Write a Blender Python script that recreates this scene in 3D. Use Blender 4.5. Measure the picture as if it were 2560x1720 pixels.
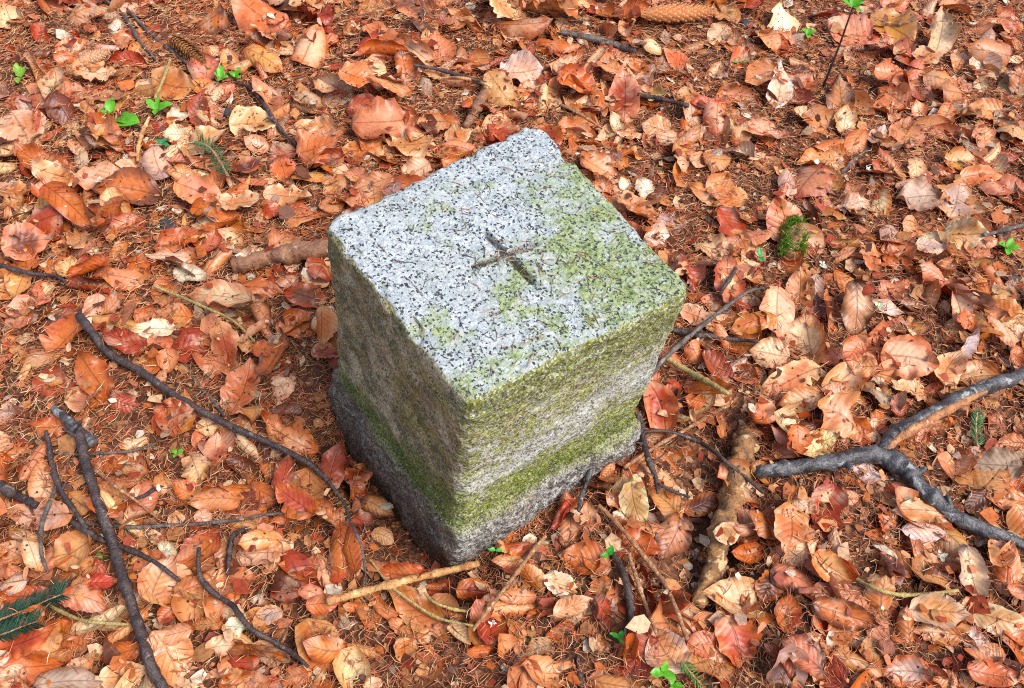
import bpy, bmesh, math, random
import numpy as np
from mathutils import Matrix, Vector, noise as mnoise

for o in list(bpy.data.objects):
    bpy.data.objects.remove(o)
S = bpy.context.scene
C = S.collection
R = math.radians

# ------------------------------------------------------------------ camera
PITCH, ROLL, FPX, CAMZ = 0.9329, R(4.0), 2200.0, 1.0     # looking down at the ground; focal length in pixels of the 2560 px photo
FWD = np.array([0, math.cos(PITCH), -math.sin(PITCH)])
_up = np.array([0, math.sin(PITCH), math.cos(PITCH)]); _rt = np.array([1.0, 0, 0])
RT = math.cos(ROLL) * _rt + math.sin(ROLL) * _up
UP = -math.sin(ROLL) * _rt + math.cos(ROLL) * _up
cd = bpy.data.cameras.new('camera'); cam = bpy.data.objects.new('camera', cd); C.objects.link(cam)
cam.matrix_world = Matrix(((RT[0], UP[0], -FWD[0], 0), (RT[1], UP[1], -FWD[1], 0), (RT[2], UP[2], -FWD[2], CAMZ), (0, 0, 0, 1)))
cd.sensor_width = 36; cd.lens = FPX / 2560 * 36; cd.clip_start = 0.01; cd.clip_end = 500
S.camera = cam

# ------------------------------------------------------------------ sky, sun, exposure
SUN_EL, SUN_AZ = R(56), R(116)            # azimuth clockwise from +Y
W = bpy.data.worlds.new('World'); S.world = W; W.use_nodes = True
wn = W.node_tree.nodes; wl = W.node_tree.links
sky = wn.new('ShaderNodeTexSky'); sky.sky_type = 'NISHITA'; sky.sun_disc = False
sky.sun_elevation = SUN_EL; sky.sun_rotation = SUN_AZ; sky.air_density = 1.0; sky.dust_density = 3.0; sky.ozone_density = 1.0
wl.new(sky.outputs[0], wn['Background'].inputs[0]); wn['Background'].inputs[1].default_value = 0.085
sd = bpy.data.lights.new('sun', 'SUN'); sun = bpy.data.objects.new('sun', sd); C.objects.link(sun)
sd.energy = 1.25; sd.angle = R(28); sd.color = (1.0, 0.965, 0.92)
sv = Vector((math.sin(SUN_AZ) * math.cos(SUN_EL), math.cos(SUN_AZ) * math.cos(SUN_EL), math.sin(SUN_EL)))
sun.rotation_euler = sv.to_track_quat('Z', 'Y').to_euler(); sun.location = sv * 5
S.view_settings.view_transform = 'Standard'; S.view_settings.look = 'None'
S.view_settings.exposure = 1.68; S.view_settings.gamma = 1.0; S.view_settings.use_curve_mapping = False
S.cycles.use_denoising = False
try: S.cycles.denoising_prefilter = 'ACCURATE'
except Exception: pass
S.cycles.max_bounces = 6; S.cycles.filter_width = 1.1

# ------------------------------------------------------------------ helpers
def unproject(px, py, z=0.0):
    """point of the photo (2560 px wide) -> point on the horizontal plane z"""
    d = FWD + (px - 1280) / FPX * RT - (py - 860) / FPX * UP
    k = (z - CAMZ) / d[2]
    return np.array([0, 0, CAMZ]) + d * k
def project(p):
    d = np.asarray(p, float) - np.array([0, 0, CAMZ]); zc = d @ FWD
    return 1280 + FPX * (d @ RT) / zc, 860 - FPX * (d @ UP) / zc
def project_many(P):
    d = P - np.array([0, 0, CAMZ]); zc = np.maximum(d @ FWD, 1e-3)
    return 1280 + FPX * (d @ RT) / zc, 860 - FPX * (d @ UP) / zc
def tag(o, label=None, cat=None, group=None, kind=None):
    if label: o['label'] = label
    if cat: o['category'] = cat
    if group: o['group'] = group
    if kind: o['kind'] = kind
    return o
def empty(name, loc):
    o = bpy.data.objects.new(name, None); o.location = Vector(loc); o.empty_display_size = .02; C.objects.link(o); return o
def mesh_np(name, V, F, attrs=None, smooth=True):
    """V (n,3), F list of index arrays all of one size (quads or tris)"""
    V = np.asarray(V, np.float32); F = np.asarray(F, np.int32); k = F.shape[1]
    me = bpy.data.meshes.new(name)
    me.vertices.add(len(V)); me.vertices.foreach_set('co', V.ravel())
    me.loops.add(F.size); me.loops.foreach_set('vertex_index', F.ravel())
    me.polygons.add(len(F)); me.polygons.foreach_set('loop_start', np.arange(0, F.size, k, dtype=np.int32))
    me.polygons.foreach_set('loop_total', np.full(len(F), k, np.int32))
    me.polygons.foreach_set('use_smooth', np.full(len(F), smooth))
    for nm, arr in (attrs or {}).items():
        arr = np.asarray(arr, np.float32)
        if arr.shape[1] == 4:
            a = me.attributes.new(nm, 'FLOAT_COLOR', 'POINT'); a.data.foreach_set('color', arr.ravel())
        else:
            a = me.attributes.new(nm, 'FLOAT_VECTOR', 'POINT'); a.data.foreach_set('vector', arr.ravel())
    me.update(calc_edges=True); me.validate()
    return me
def link(name, me, mat, parent=None, M=None, loc=None):
    if mat and not me.materials: me.materials.append(mat)
    o = bpy.data.objects.new(name, me); C.objects.link(o)
    if parent is not None: o.parent = parent
    if M is not None: o.matrix_world = M
    if loc is not None: o.location = Vector(loc)
    return o

# ------------------------------------------------------------------ materials
STONE_H = .3347
class NT:
    def __init__(s, name):
        s.m = bpy.data.materials.new(name); s.m.use_nodes = True
        s.t = s.m.node_tree; s.t.nodes.clear(); s.out = s.t.nodes.new('ShaderNodeOutputMaterial')
    def n(s, typ, **kw):
        x = s.t.nodes.new('ShaderNode' + typ)
        for k, v in kw.items():
            if hasattr(x, k): setattr(x, k, v)
            else: raise KeyError(k)
        return x
    def put(s, sock, v):
        if v is None: return
        if hasattr(v, 'is_linked') or isinstance(v, bpy.types.NodeSocket): s.t.links.new(v, sock)
        else: sock.default_value = v if not isinstance(v, tuple) or len(v) != 3 or sock.type != 'RGBA' else (*v, 1)
    def math(s, op, a, b=None, c=None, clamp=False):
        x = s.n('Math', operation=op, use_clamp=clamp); s.put(x.inputs[0], a)
        if b is not None: s.put(x.inputs[1], b)
        if c is not None: s.put(x.inputs[2], c)
        return x.outputs[0]
    def step(s, v, lo, hi):
        x = s.n('MapRange', interpolation_type='SMOOTHSTEP'); s.put(x.inputs[0], v); s.put(x.inputs[1], lo); s.put(x.inputs[2], hi); return x.outputs[0]
    def mix(s, f, a, b, mode='MIX'):
        x = s.n('Mix', data_type='RGBA', blend_type=mode, clamp_factor=True); s.put(x.inputs[0], f); s.put(x.inputs[6], a); s.put(x.inputs[7], b); return x.outputs[2]
    def noise(s, vec, scale, detail=3, rough=.55, dist=0):
        x = s.n('TexNoise'); s.put(x.inputs['Vector'], vec); s.put(x.inputs['Scale'], scale); x.inputs['Detail'].default_value = detail
        x.inputs['Roughness'].default_value = rough; x.inputs['Distortion'].default_value = dist; return x.outputs[0]
    def vor(s, vec, scale, feature='F1'):
        x = s.n('TexVoronoi', feature=feature); s.put(x.inputs['Vector'], vec); s.put(x.inputs['Scale'], scale); return x
    def vmap(s, vec, scale=(1, 1, 1), rot=(0, 0, 0)):
        x = s.n('Mapping'); s.put(x.inputs[0], vec); x.inputs[2].default_value = rot; x.inputs[3].default_value = scale; return x.outputs[0]
    def sep(s, v):
        x = s.n('SeparateXYZ'); s.put(x.inputs[0], v); return x.outputs
    def bump(s, h, strength, dist):
        x = s.n('Bump'); s.put(x.inputs['Height'], h); x.inputs['Strength'].default_value = strength; x.inputs['Distance'].default_value = dist; return x.outputs[0]
    def principled(s, col, rough=.6, normal=None, spec=.5):
        p = s.n('BsdfPrincipled'); s.put(p.inputs['Base Color'], col); s.put(p.inputs['Roughness'], rough)
        p.inputs['Specular IOR Level'].default_value = spec
        if normal is not None: s.put(p.inputs['Normal'], normal)
        return p
    def done(s, shader):
        s.t.links.new(shader, s.out.inputs[0]); return s.m

def mat_leaf(name, trans=.15, rough=.40):
    t = NT(name)
    al = t.n('Attribute', attribute_name='leaf'); ac = t.n('Attribute', attribute_name='col'); ar = t.n('Attribute', attribute_name='rim')
    s_, tt, seed = t.sep(al.outputs['Vector'])[:3]
    at = t.math('ABSOLUTE', tt)
    pos = t.n('NewGeometry').outputs['Position']
    n1 = t.noise(pos, 38, 3); n2 = t.noise(pos, 190, 4, .65); n3 = t.noise(pos, 14, 2)
    # rim colour towards the margin and the tip
    e = t.math('MAXIMUM', at, t.math('ABSOLUTE', t.math('MULTIPLY_ADD', s_, 2.0, -1.0)))
    rim = t.step(t.math('ADD', e, t.math('MULTIPLY_ADD', n1, 1.1, -.55)), .35, 1.0)
    c = t.mix(rim, ac.outputs['Color'], ar.outputs['Color'])
    c = t.mix(t.step(n2, .45, .75), c, t.mix(1.0, c, (.74, .62, .52), 'MULTIPLY'))
    c = t.mix(t.math('MULTIPLY', t.step(t.noise(pos, 26, 3, .6), .50, .70), .42), c, (.74, .49, .32))  # noise patches mix pale highlights into the leaf colour
    # veins
    ph = t.math('MULTIPLY_ADD', t.math('SUBTRACT', s_, t.math('MULTIPLY', at, .26)), 8.0, seed)
    lat = t.math('PINGPONG', ph, .5)
    latm = t.math('SUBTRACT', 1.0, t.step(lat, .03, .12))
    latm = t.math('MULTIPLY', latm, t.math('MULTIPLY', t.step(n1, .35, .65), t.step(t.math('FRACT', t.math('MULTIPLY', seed, 7.3)), .1, .9)))
    mid = t.math('SUBTRACT', 1.0, t.step(at, .02, .07))
    vein = t.math('MAXIMUM', latm, mid)
    c = t.mix(t.math('MULTIPLY', vein, .55), c, t.mix(1.0, c, (.34, .23, .16), 'MULTIPLY'))
    # dark fungal spots and little insect holes
    v = t.vor(pos, 120); rnd = t.sep(v.outputs['Color'])[0]
    sp = t.math('MULTIPLY', t.math('SUBTRACT', 1.0, t.step(v.outputs['Distance'], .14, .27)), t.math('GREATER_THAN', t.math('ADD', rnd, ac.outputs['Alpha']), 1.0))
    c = t.mix(t.math('MULTIPLY', sp, .93), c, (.018, .010, .007))
    # torn brown blotches
    c = t.mix(t.math('MULTIPLY', t.step(t.noise(pos, 75, 2), .68, .74), .6), c, t.mix(1.0, c, (.3, .2, .15), 'MULTIPLY'))
    h = t.math('ADD', t.math('MULTIPLY', vein, -.9), t.math('ADD', t.math('MULTIPLY', n2, .55), t.math('MULTIPLY', lat, 1.2)))
    nrm = t.bump(h, .45, .0010)
    p = t.principled(c, t.math('MULTIPLY_ADD', n1, .3, rough - .15), nrm, .5)
    tr = t.n('BsdfTranslucent'); t.put(tr.inputs[0], t.mix(1.0, c, (1.0, .62, .34), 'MULTIPLY')); t.put(tr.inputs[1], nrm)
    ms = t.n('MixShader'); ms.inputs[0].default_value = trans
    t.t.links.new(p.outputs[0], ms.inputs[1]); t.t.links.new(tr.outputs[0], ms.inputs[2])
    return t.done(ms.outputs[0])

def mat_vcol(name, rough=.55, var=.35, scale=220, trans=0):
    t = NT(name); ac = t.n('Attribute', attribute_name='col'); pos = t.n('NewGeometry').outputs['Position']
    n = t.noise(pos, scale, 3)
    c = t.mix(t.step(n, .35, .7), ac.outputs['Color'], t.mix(1.0, ac.outputs['Color'], (1 - var, 1 - var * 1.1, 1 - var * 1.2), 'MULTIPLY'))
    p = t.principled(c, rough, t.bump(n, .3, .0006), .4)
    if trans:
        tr = t.n('BsdfTranslucent'); t.put(tr.inputs[0], c); ms = t.n('MixShader'); ms.inputs[0].default_value = trans
        t.t.links.new(p.outputs[0], ms.inputs[1]); t.t.links.new(tr.outputs[0], ms.inputs[2]); return t.done(ms.outputs[0])
    return t.done(p.outputs[0])

def mat_bark(name, a, b, c2, rough=.42, patch=(.6, .64), stretch=1.0, scale=60, bump=.7):
    """a main, b darker streaks, c2 lichen, worn or painted highlight patches"""
    t = NT(name); pos = t.n('NewGeometry').outputs['Position']
    n = t.noise(pos, scale, 5, .65); n2 = t.noise(pos, scale * 5, 3); n3 = t.noise(pos, scale * .8, 3, .6)
    c = t.mix(t.step(n, .35, .65), a, b)
    c = t.mix(t.step(n3, *patch), c, c2)
    c = t.mix(t.math('MULTIPLY', t.step(n2, .58, .66), .6), c, (.012, .009, .008))
    h = t.math('ADD', n, t.math('MULTIPLY', n2, .45))
    return t.done(t.principled(c, t.math('MULTIPLY_ADD', n2, .45, rough - .12), t.bump(h, min(1, bump * 1.3), .0035), .5).outputs[0])

def mat_granite(name, base=False):
    t = NT(name); tc = t.n('TexCoord'); ob = tc.outputs['Object']; nrm = tc.outputs['Normal']
    nx, ny, nz = t.sep(nrm)[:3]; x, y, z = t.sep(ob)[:3]
    wob = t.n('TexNoise'); t.put(wob.inputs[0], ob); wob.inputs['Scale'].default_value = 300; wob.inputs['Detail'].default_value = 2
    va = t.n('VectorMath', operation='MULTIPLY_ADD'); t.put(va.inputs[0], wob.outputs['Color']); va.inputs[1].default_value = (.0062,) * 3; t.put(va.inputs[2], ob)
    vec = va.outputs[0]
    v1 = t.vor(vec, 290); v2 = t.vor(vec, 520); v3 = t.vor(vec, 150)
    r1 = t.sep(v1.outputs['Color'])[0]; r2 = t.sep(v2.outputs['Color'])[1]; r3 = t.sep(v3.outputs['Color'])[2]
    nL = t.noise(ob, 16, 4, .6); nM = t.noise(ob, 55, 4, .6); nF = t.noise(ob, 240, 3, .6)
    nA = t.noise(ob, 24, 4, .65, .3)
    # crystals
    c = t.mix(r3, (.29, .335, .34), (.46, .475, .47))
    c = t.mix(t.math('MULTIPLY', t.step(t.noise(ob, 7, 4, .6), .42, .7), .5), c, (.27, .285, .235))
    c = t.mix(t.math('MULTIPLY', t.math('GREATER_THAN', r2, .66), .6), c, (.20, .23, .25))
    c = t.mix(t.math('MULTIPLY', t.step(nL, .55, .7), .35), c, (.42, .40, .44))
    clump = t.math('MULTIPLY_ADD', nM, .46, -.23)
    blk = t.math('GREATER_THAN', t.math('ADD', r1, clump), .795)
    blk = t.math('MULTIPLY', blk, t.math('SUBTRACT', 1.0, t.step(v1.outputs['Distance'], .42, .55)))
    blk2 = t.math('GREATER_THAN', t.math('ADD', r2, clump), .90)
    blk = t.math('MAXIMUM', blk, t.math('MULTIPLY', blk2, .9))
    blk = t.math('MAXIMUM', blk, t.math('MULTIPLY', t.math('GREATER_THAN', t.math('ADD', r3, clump), .96), t.math('SUBTRACT', 1.0, t.step(v3.outputs['Distance'], .25, .4))))
    ins = t.math('LESS_THAN', t.math('MAXIMUM', t.math('ABSOLUTE', x), t.math('ABSOLUTE', y)), .095)
    top = t.math('MAXIMUM', t.step(nz, .72, .9), t.math('MULTIPLY', ins, t.step(z, .2, .21)))
    # green algae film on the top: along the back right edge, right of the cross and near the front edges
    g = t.math('ADD', t.math('MULTIPLY', x, 1.7), t.math('MULTIPLY', y, -2.2))
    gt = t.step(t.math('ADD', g, t.math('MULTIPLY_ADD', nL, 2.6, t.math('MULTIPLY_ADD', nM, .9, -1.58))), .05, .6)
    ctop = t.mix(t.math('MULTIPLY', t.math('MULTIPLY', gt, .9), t.step(t.math('ADD', nM, t.math('MULTIPLY', r2, .35)), .38, .72)), c, t.mix(t.step(nF, .35, .65), (.10, .155, .016), (.28, .325, .10)))
    # sides
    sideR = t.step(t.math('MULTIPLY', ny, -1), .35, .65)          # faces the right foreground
    zz = t.math('ADD', z, t.math('MULTIPLY_ADD', nA, .16, -.08))
    tan = t.mix(t.step(nF, .35, .65), (.20, .16, .06), (.50, .45, .27))
    cR = t.mix(t.step(nA, .44, .60), tan, (.50, .51, .46))
    ln_ = t.math('ABSOLUTE', t.math('SUBTRACT', zz, t.math('MULTIPLY_ADD', x, .32, .165)))
    pale = t.math('SUBTRACT', 1.0, t.step(ln_, .012, .05))
    cR = t.mix(t.math('MULTIPLY', pale, .8), cR, (.52, .54, .53))
    cR = t.mix(t.math('MULTIPLY', t.math('MULTIPLY_ADD', pale, -.5, .9), t.step(t.noise(ob, 90, 4, .7), .42, .56)), cR, t.mix(t.step(nF, .3, .7), (.11, .14, .010), (.38, .41, .07)))
    lowg = t.math('SUBTRACT', 1.0, t.step(zz, .115, .15))
    upg = t.step(zz, .255, .30)
    cR = t.mix(t.math('MULTIPLY', upg, .9), cR, t.mix(t.step(nF, .3, .7), (.07, .085, .006), (.25, .27, .05)))
    cR = t.mix(t.math('MULTIPLY', lowg, .93), cR, t.mix(t.step(nF, .3, .7), (.06, .10, .005), (.34, .38, .035)))
    och = t.step(t.noise(ob, 13, 3, .6, .3), .5, .66)
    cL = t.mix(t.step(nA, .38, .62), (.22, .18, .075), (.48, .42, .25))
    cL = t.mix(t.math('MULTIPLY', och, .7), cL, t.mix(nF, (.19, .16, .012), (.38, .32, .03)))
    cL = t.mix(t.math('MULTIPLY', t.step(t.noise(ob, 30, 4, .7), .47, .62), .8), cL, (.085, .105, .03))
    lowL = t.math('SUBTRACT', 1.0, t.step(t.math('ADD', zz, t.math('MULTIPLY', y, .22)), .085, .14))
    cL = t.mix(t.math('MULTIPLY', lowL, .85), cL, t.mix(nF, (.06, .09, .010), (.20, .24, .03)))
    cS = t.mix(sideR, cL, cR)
    grit = t.noise(ob, 420, 2, .7)
    cS = t.mix(t.step(grit, .36, .5), t.mix(1.0, cS, (.45, .42, .36), 'MULTIPLY'), cS)
    # clean granite showing through on the sides as fine speckle
    cS = t.mix(t.math('MULTIPLY', t.math('GREATER_THAN', t.math('ADD', r2, t.math('MULTIPLY_ADD', nM, .5, -.25)), .66), t.math('MULTIPLY_ADD', sideR, .2, .32)), cS, (.55, .53, .46))
    if base:
        gb = t.mix(t.step(t.math('ADD', nA, t.math('MULTIPLY_ADD', sideR, .22, -.10)), .42, .62), (.19, .14, .085), (.38, .36, .32))
        c = t.mix(t.math('MULTIPLY', t.math('GREATER_THAN', r2, .62), t.math('MULTIPLY_ADD', sideR, .35, .2)), gb, (.48, .48, .46))
        c = t.mix(t.math('MULTIPLY', t.math('GREATER_THAN', r3, .74), .8), c, (.11, .09, .07))
        led = t.step(t.math('ADD', z, t.math('MULTIPLY_ADD', nL, .03, -.015)), .045, .062)
        c = t.mix(t.math('MULTIPLY', led, .75), c, t.mix(nF, (.10, .13, .012), (.36, .36, .12)))
    else:
        c = t.mix(top, cS, ctop)
    if base: c = t.mix(t.step(t.noise(ob, 420, 2, .7), .40, .52), t.mix(1.0, c, (.3, .27, .24), 'MULTIPLY'), c)
    bs = t.mix(top, (.8, .8, .8), (1, 1, 1))
    c = t.mix(t.math('MULTIPLY', blk, t.sep(bs)[0]), c, (.030, .031, .033))
    h = t.math('ADD', t.math('MULTIPLY', nF, .8), t.math('ADD', nM, t.math('MULTIPLY', r2, .25)))
    return t.done(t.principled(c, t.math('MULTIPLY_ADD', nF, .25, .45), t.bump(h, .7, .0032), .35).outputs[0])

def mat_soil():
    t = NT('forest soil'); pos = t.n('NewGeometry').outputs['Position']
    n = t.noise(pos, 9, 5, .6); n2 = t.noise(pos, 120, 4, .7); v = t.vor(pos, 160)
    rr = t.sep(v.outputs['Color'])[0]
    c = t.mix(t.step(n, .3, .7), (.055, .025, .013), (.13, .052, .026))
    c = t.mix(t.math('MULTIPLY', t.math('GREATER_THAN', rr, .55), .7), c, (.17, .070, .034))
    c = t.mix(t.math('MULTIPLY', t.math('GREATER_THAN', rr, .9), .7), c, (.32, .15, .075))
    return t.done(t.principled(c, .85, t.bump(t.math('ADD', n2, v.outputs['Distance']), .8, .006), .2).outputs[0])

M_LEAF = mat_leaf('dry beech leaf')
M_NEEDLE = mat_vcol('spruce needles', .5, .3, 60)
M_FRAG = mat_vcol('leaf crumbs', .6, .4, 160, .15)
M_SOIL = mat_soil()
M_STONE = mat_granite('weathered granite'); M_BASE = mat_granite('rough granite base', True)
M_TWIG = mat_bark('dark twig bark', (.075, .045, .037), (.026, .017, .017), (.17, .13, .11), .40, (.62, .7), scale=90)
M_TWIGG = mat_bark('grey twig bark', (.13, .105, .085), (.055, .042, .035), (.25, .22, .17), .5, (.6, .7), scale=90)
M_BRANCH = mat_bark('grey wet branch bark', (.10, .095, .095), (.022, .018, .018), (.27, .27, .265), .30, (.58, .64), scale=60)  # paler grey patches paint sky highlights into the bark colour
M_PEEL = mat_bark('peeled orange wood', (.46, .20, .065), (.25, .085, .03), (.60, .38, .19), .55, (.6, .68), scale=70)
M_STICK = mat_bark('brown stick bark', (.33, .15, .065), (.17, .075, .04), (.40, .32, .22), .55, (.60, .66), scale=55)
M_PALE = mat_bark('pale dry wood', (.50, .28, .10), (.36, .13, .04), (.66, .46, .22), .55, (.58, .66), scale=60)
M_TANTWIG = mat_bark('bare spruce twig', (.42, .20, .085), (.24, .10, .045), (.58, .38, .2), .6, (.55, .65), scale=200)
M_YELTWIG = mat_bark('yellowish twig', (.46, .34, .12), (.30, .22, .06), (.55, .45, .25), .55, (.6, .7), scale=200)
M_ROT = mat_bark('rotten wood', (.36, .17, .06), (.12, .06, .028), (.56, .38, .19), .8, (.56, .64), scale=50, bump=1.0)
M_GREEN = mat_vcol('fresh green leaf', .4, .25, 300, .25)
M_MOSS = mat_vcol('moss', .7, .4, 300, .1)
M_CONE = mat_vcol('cone scale', .45, .35, 350)
M_LICHEN = mat_vcol('lichen', .8, .25, 400)

# ------------------------------------------------------------------ the stone's frame
CX, CY = -0.0312, 0.6158
YAW, SA, SB, SH, SG = 0.6754, .2663, .2606, STONE_H, .0617
_n = Vector((.0569, -.0129, 1)).normalized()
_tilt = Vector((0, 0, 1)).rotation_difference(_n).to_matrix().to_4x4()
MSTONE = Matrix.Translation((CX, CY, 0)) @ _tilt @ Matrix.Rotation(YAW, 4, 'Z')
MSI = MSTONE.inverted()
def to_stone(px, py, zl):
    """photo point -> stone's own coordinates on its level zl"""
    d = FWD + (px - 1280) / FPX * RT - (py - 860) / FPX * UP
    o = MSI @ Vector((0, 0, CAMZ)); dd = MSI.to_3x3() @ Vector(d)
    k = (zl - o.z) / dd.z
    p = o + dd * k
    return np.array([p.x, p.y])

HOL = [(unproject(1745, 1345)[:2], .05, .09), (unproject(1790, 1130)[:2], .05, .03), (unproject(1560, 1560)[:2], .025, .03), (unproject(2110, 500)[:2], .04, .03), (unproject(1850, 1010)[:2], .035, .025)]
def in_hollow(x, y):
    c, s = math.cos(YAW), math.sin(YAW)
    u = (x - CX) * c + (y - CY) * s; v = -(x - CX) * s + (y - CY) * c
    if -SA / 2 - .075 < u < -SA / 2 and -.20 < v < .10: return True
    return any(((x - h[0]) / a) ** 2 + ((y - h[1]) / b) ** 2 < 1 for h, a, b in HOL)
# ------------------------------------------------------------------ terrain and its height map
CELL = .004; X0, Y0 = -2.0, -.7; NX, NY = 1000, 875
rng = np.random.default_rng(11)
def ground_h(x, y):
    x = np.asarray(x, float); y = np.asarray(y, float)
    h = .010 * np.sin(2.1 * x + 1.3) * np.cos(2.7 * y + .4) + .007 * np.sin(6.3 * x - 3.1 * y + .9) + .005 * np.sin(-4.1 * x + 8.7 * y) \
        + .0035 * np.sin(17 * x + 9 * y) * np.cos(13 * y - 8 * x + 1.1)
    # hollow worn beside the stone's shaded side
    c, s = math.cos(YAW), math.sin(YAW)
    u = (x - CX) * c + (y - CY) * s; v = -(x - CX) * s + (y - CY) * c
    d = -(u + SA / 2 + .02)
    h -= .065 * np.exp(-((d - .005) / .045) ** 2) / (1 + np.exp(np.clip((np.abs(v + .03) - .15) / .02, -40, 40)))
    d2 = -(v + SB / 2 + .02)
    h -= .014 * np.exp(-((d2 - .01) / .035) ** 2) / (1 + np.exp(np.clip((np.abs(u) - .15) / .02, -40, 40)))
    # hollow around the rotten branch in the right foreground
    hx, hy = unproject(1770, 1330)[:2]
    h -= .055 * np.exp(-(((x - hx) / .055) ** 2 + ((y - hy) / .10) ** 2))
    hx, hy = unproject(1800, 1090)[:2]
    h -= .03 * np.exp(-(((x - hx) / .07) ** 2 + ((y - hy) / .04) ** 2))
    return h
gx, gy = np.meshgrid(X0 + CELL * np.arange(NX), Y0 + CELL * np.arange(NY), indexing='ij')
HM = ground_h(gx, gy).astype(np.float64)
def cells(x, y):
    i = np.clip(((np.asarray(x) - X0) / CELL + .5).astype(int), 0, NX - 1); j = np.clip(((np.asarray(y) - Y0) / CELL + .5).astype(int), 0, NY - 1)
    return i, j
def settle(x, y, zr, pct):
    i, j = cells(x, y)
    off = np.percentile(HM[i, j] - zr, pct)
    np.maximum.at(HM, (i, j), zr + off + .0004)
    return off

ax = np.concatenate([-np.geomspace(60, 2.05, 26), np.linspace(-2, 2, 221), np.geomspace(2.05, 60, 26)])
ay = np.concatenate([.9 - np.geomspace(60, 2.05, 26), np.linspace(-1.1, 2.9, 221), .9 + np.geomspace(2.05, 60, 26)])
GX, GY = np.meshgrid(ax, ay, indexing='ij')
GZ = ground_h(GX, GY)
nx, ny = GX.shape
idx = np.arange(nx * ny).reshape(nx, ny)
F = np.stack([idx[:-1, :-1], idx[1:, :-1], idx[1:, 1:], idx[:-1, 1:]], -1).reshape(-1, 4)
floor = link('forest_floor', mesh_np('forest_floor', np.stack([GX, GY, GZ], -1).reshape(-1, 3), F), M_SOIL)
tag(floor, kind='structure')

# ------------------------------------------------------------------ the boundary stone
TOPC = {'f': to_stone(1169, 998, SH), 'r': to_stone(1722, 724, SH), 'b': to_stone(1338, 309, SH), 'l': to_stone(818, 560, SH)}
GRC = {'f': to_stone(1141, 1313, SG), 'r': to_stone(1580, 1053, SG), 'l': to_stone(846, 925, SG)}
GRC['b'] = GRC['r'] + GRC['l'] - GRC['f']
for Q_, k_ in ((TOPC, 1.036), (GRC, 1.02)):        # the worn corners round off inside the traced ones
    m_ = sum(Q_.values()) / 4
    for c_ in Q_: Q_[c_] = m_ + (Q_[c_] - m_) * k_
def bil(Q, su, sv):
    a = (1 - su) / 2; b = (1 + su) / 2; c = (1 - sv) / 2; d = (1 + sv) / 2
    return (np.multiply.outer(a * c, Q['f']) + np.multiply.outer(b * c, Q['r']) + np.multiply.outer(a * d, Q['l']) + np.multiply.outer(b * d, Q['b']))
def rsquare(n, r):
    """points around a rounded square of half side 1"""
    per = []
    L = 2 - 2 * r; arc = math.pi / 2 * r; tot = 4 * (L + arc)
    for k in range(n):
        d = k / n * tot
        side = int(d // (L + arc)); e = d - side * (L + arc)
        if e < L: p = (-1 + r + e, -1.0)
        else:
            a = (e - L) / r; p = (1 - r + r * math.sin(a), -1 + r - r * math.cos(a))
        for _ in range(side): p = (-p[1], p[0])
        per.append(p)
    return np.array(per)
CROSS = [(to_stone(1206, 574, SH), to_stone(1337, 708, SH)), (to_stone(1176, 668, SH), to_stone(1346, 606, SH))]
def seg_d(p, a, b):
    t = np.clip(((p - a) @ (b - a)) / ((b - a) @ (b - a)), 0, 1)
    return np.linalg.norm(p - (a + t[..., None] * (b - a)), axis=-1), t
def rough(V, Nn, amps):
    out = V.copy()
    for sc, am in amps:
        d = np.array([mnoise.noise(Vector(v) * sc) for v in V])
        out += Nn * (d * am)[:, None]
    return out
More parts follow.
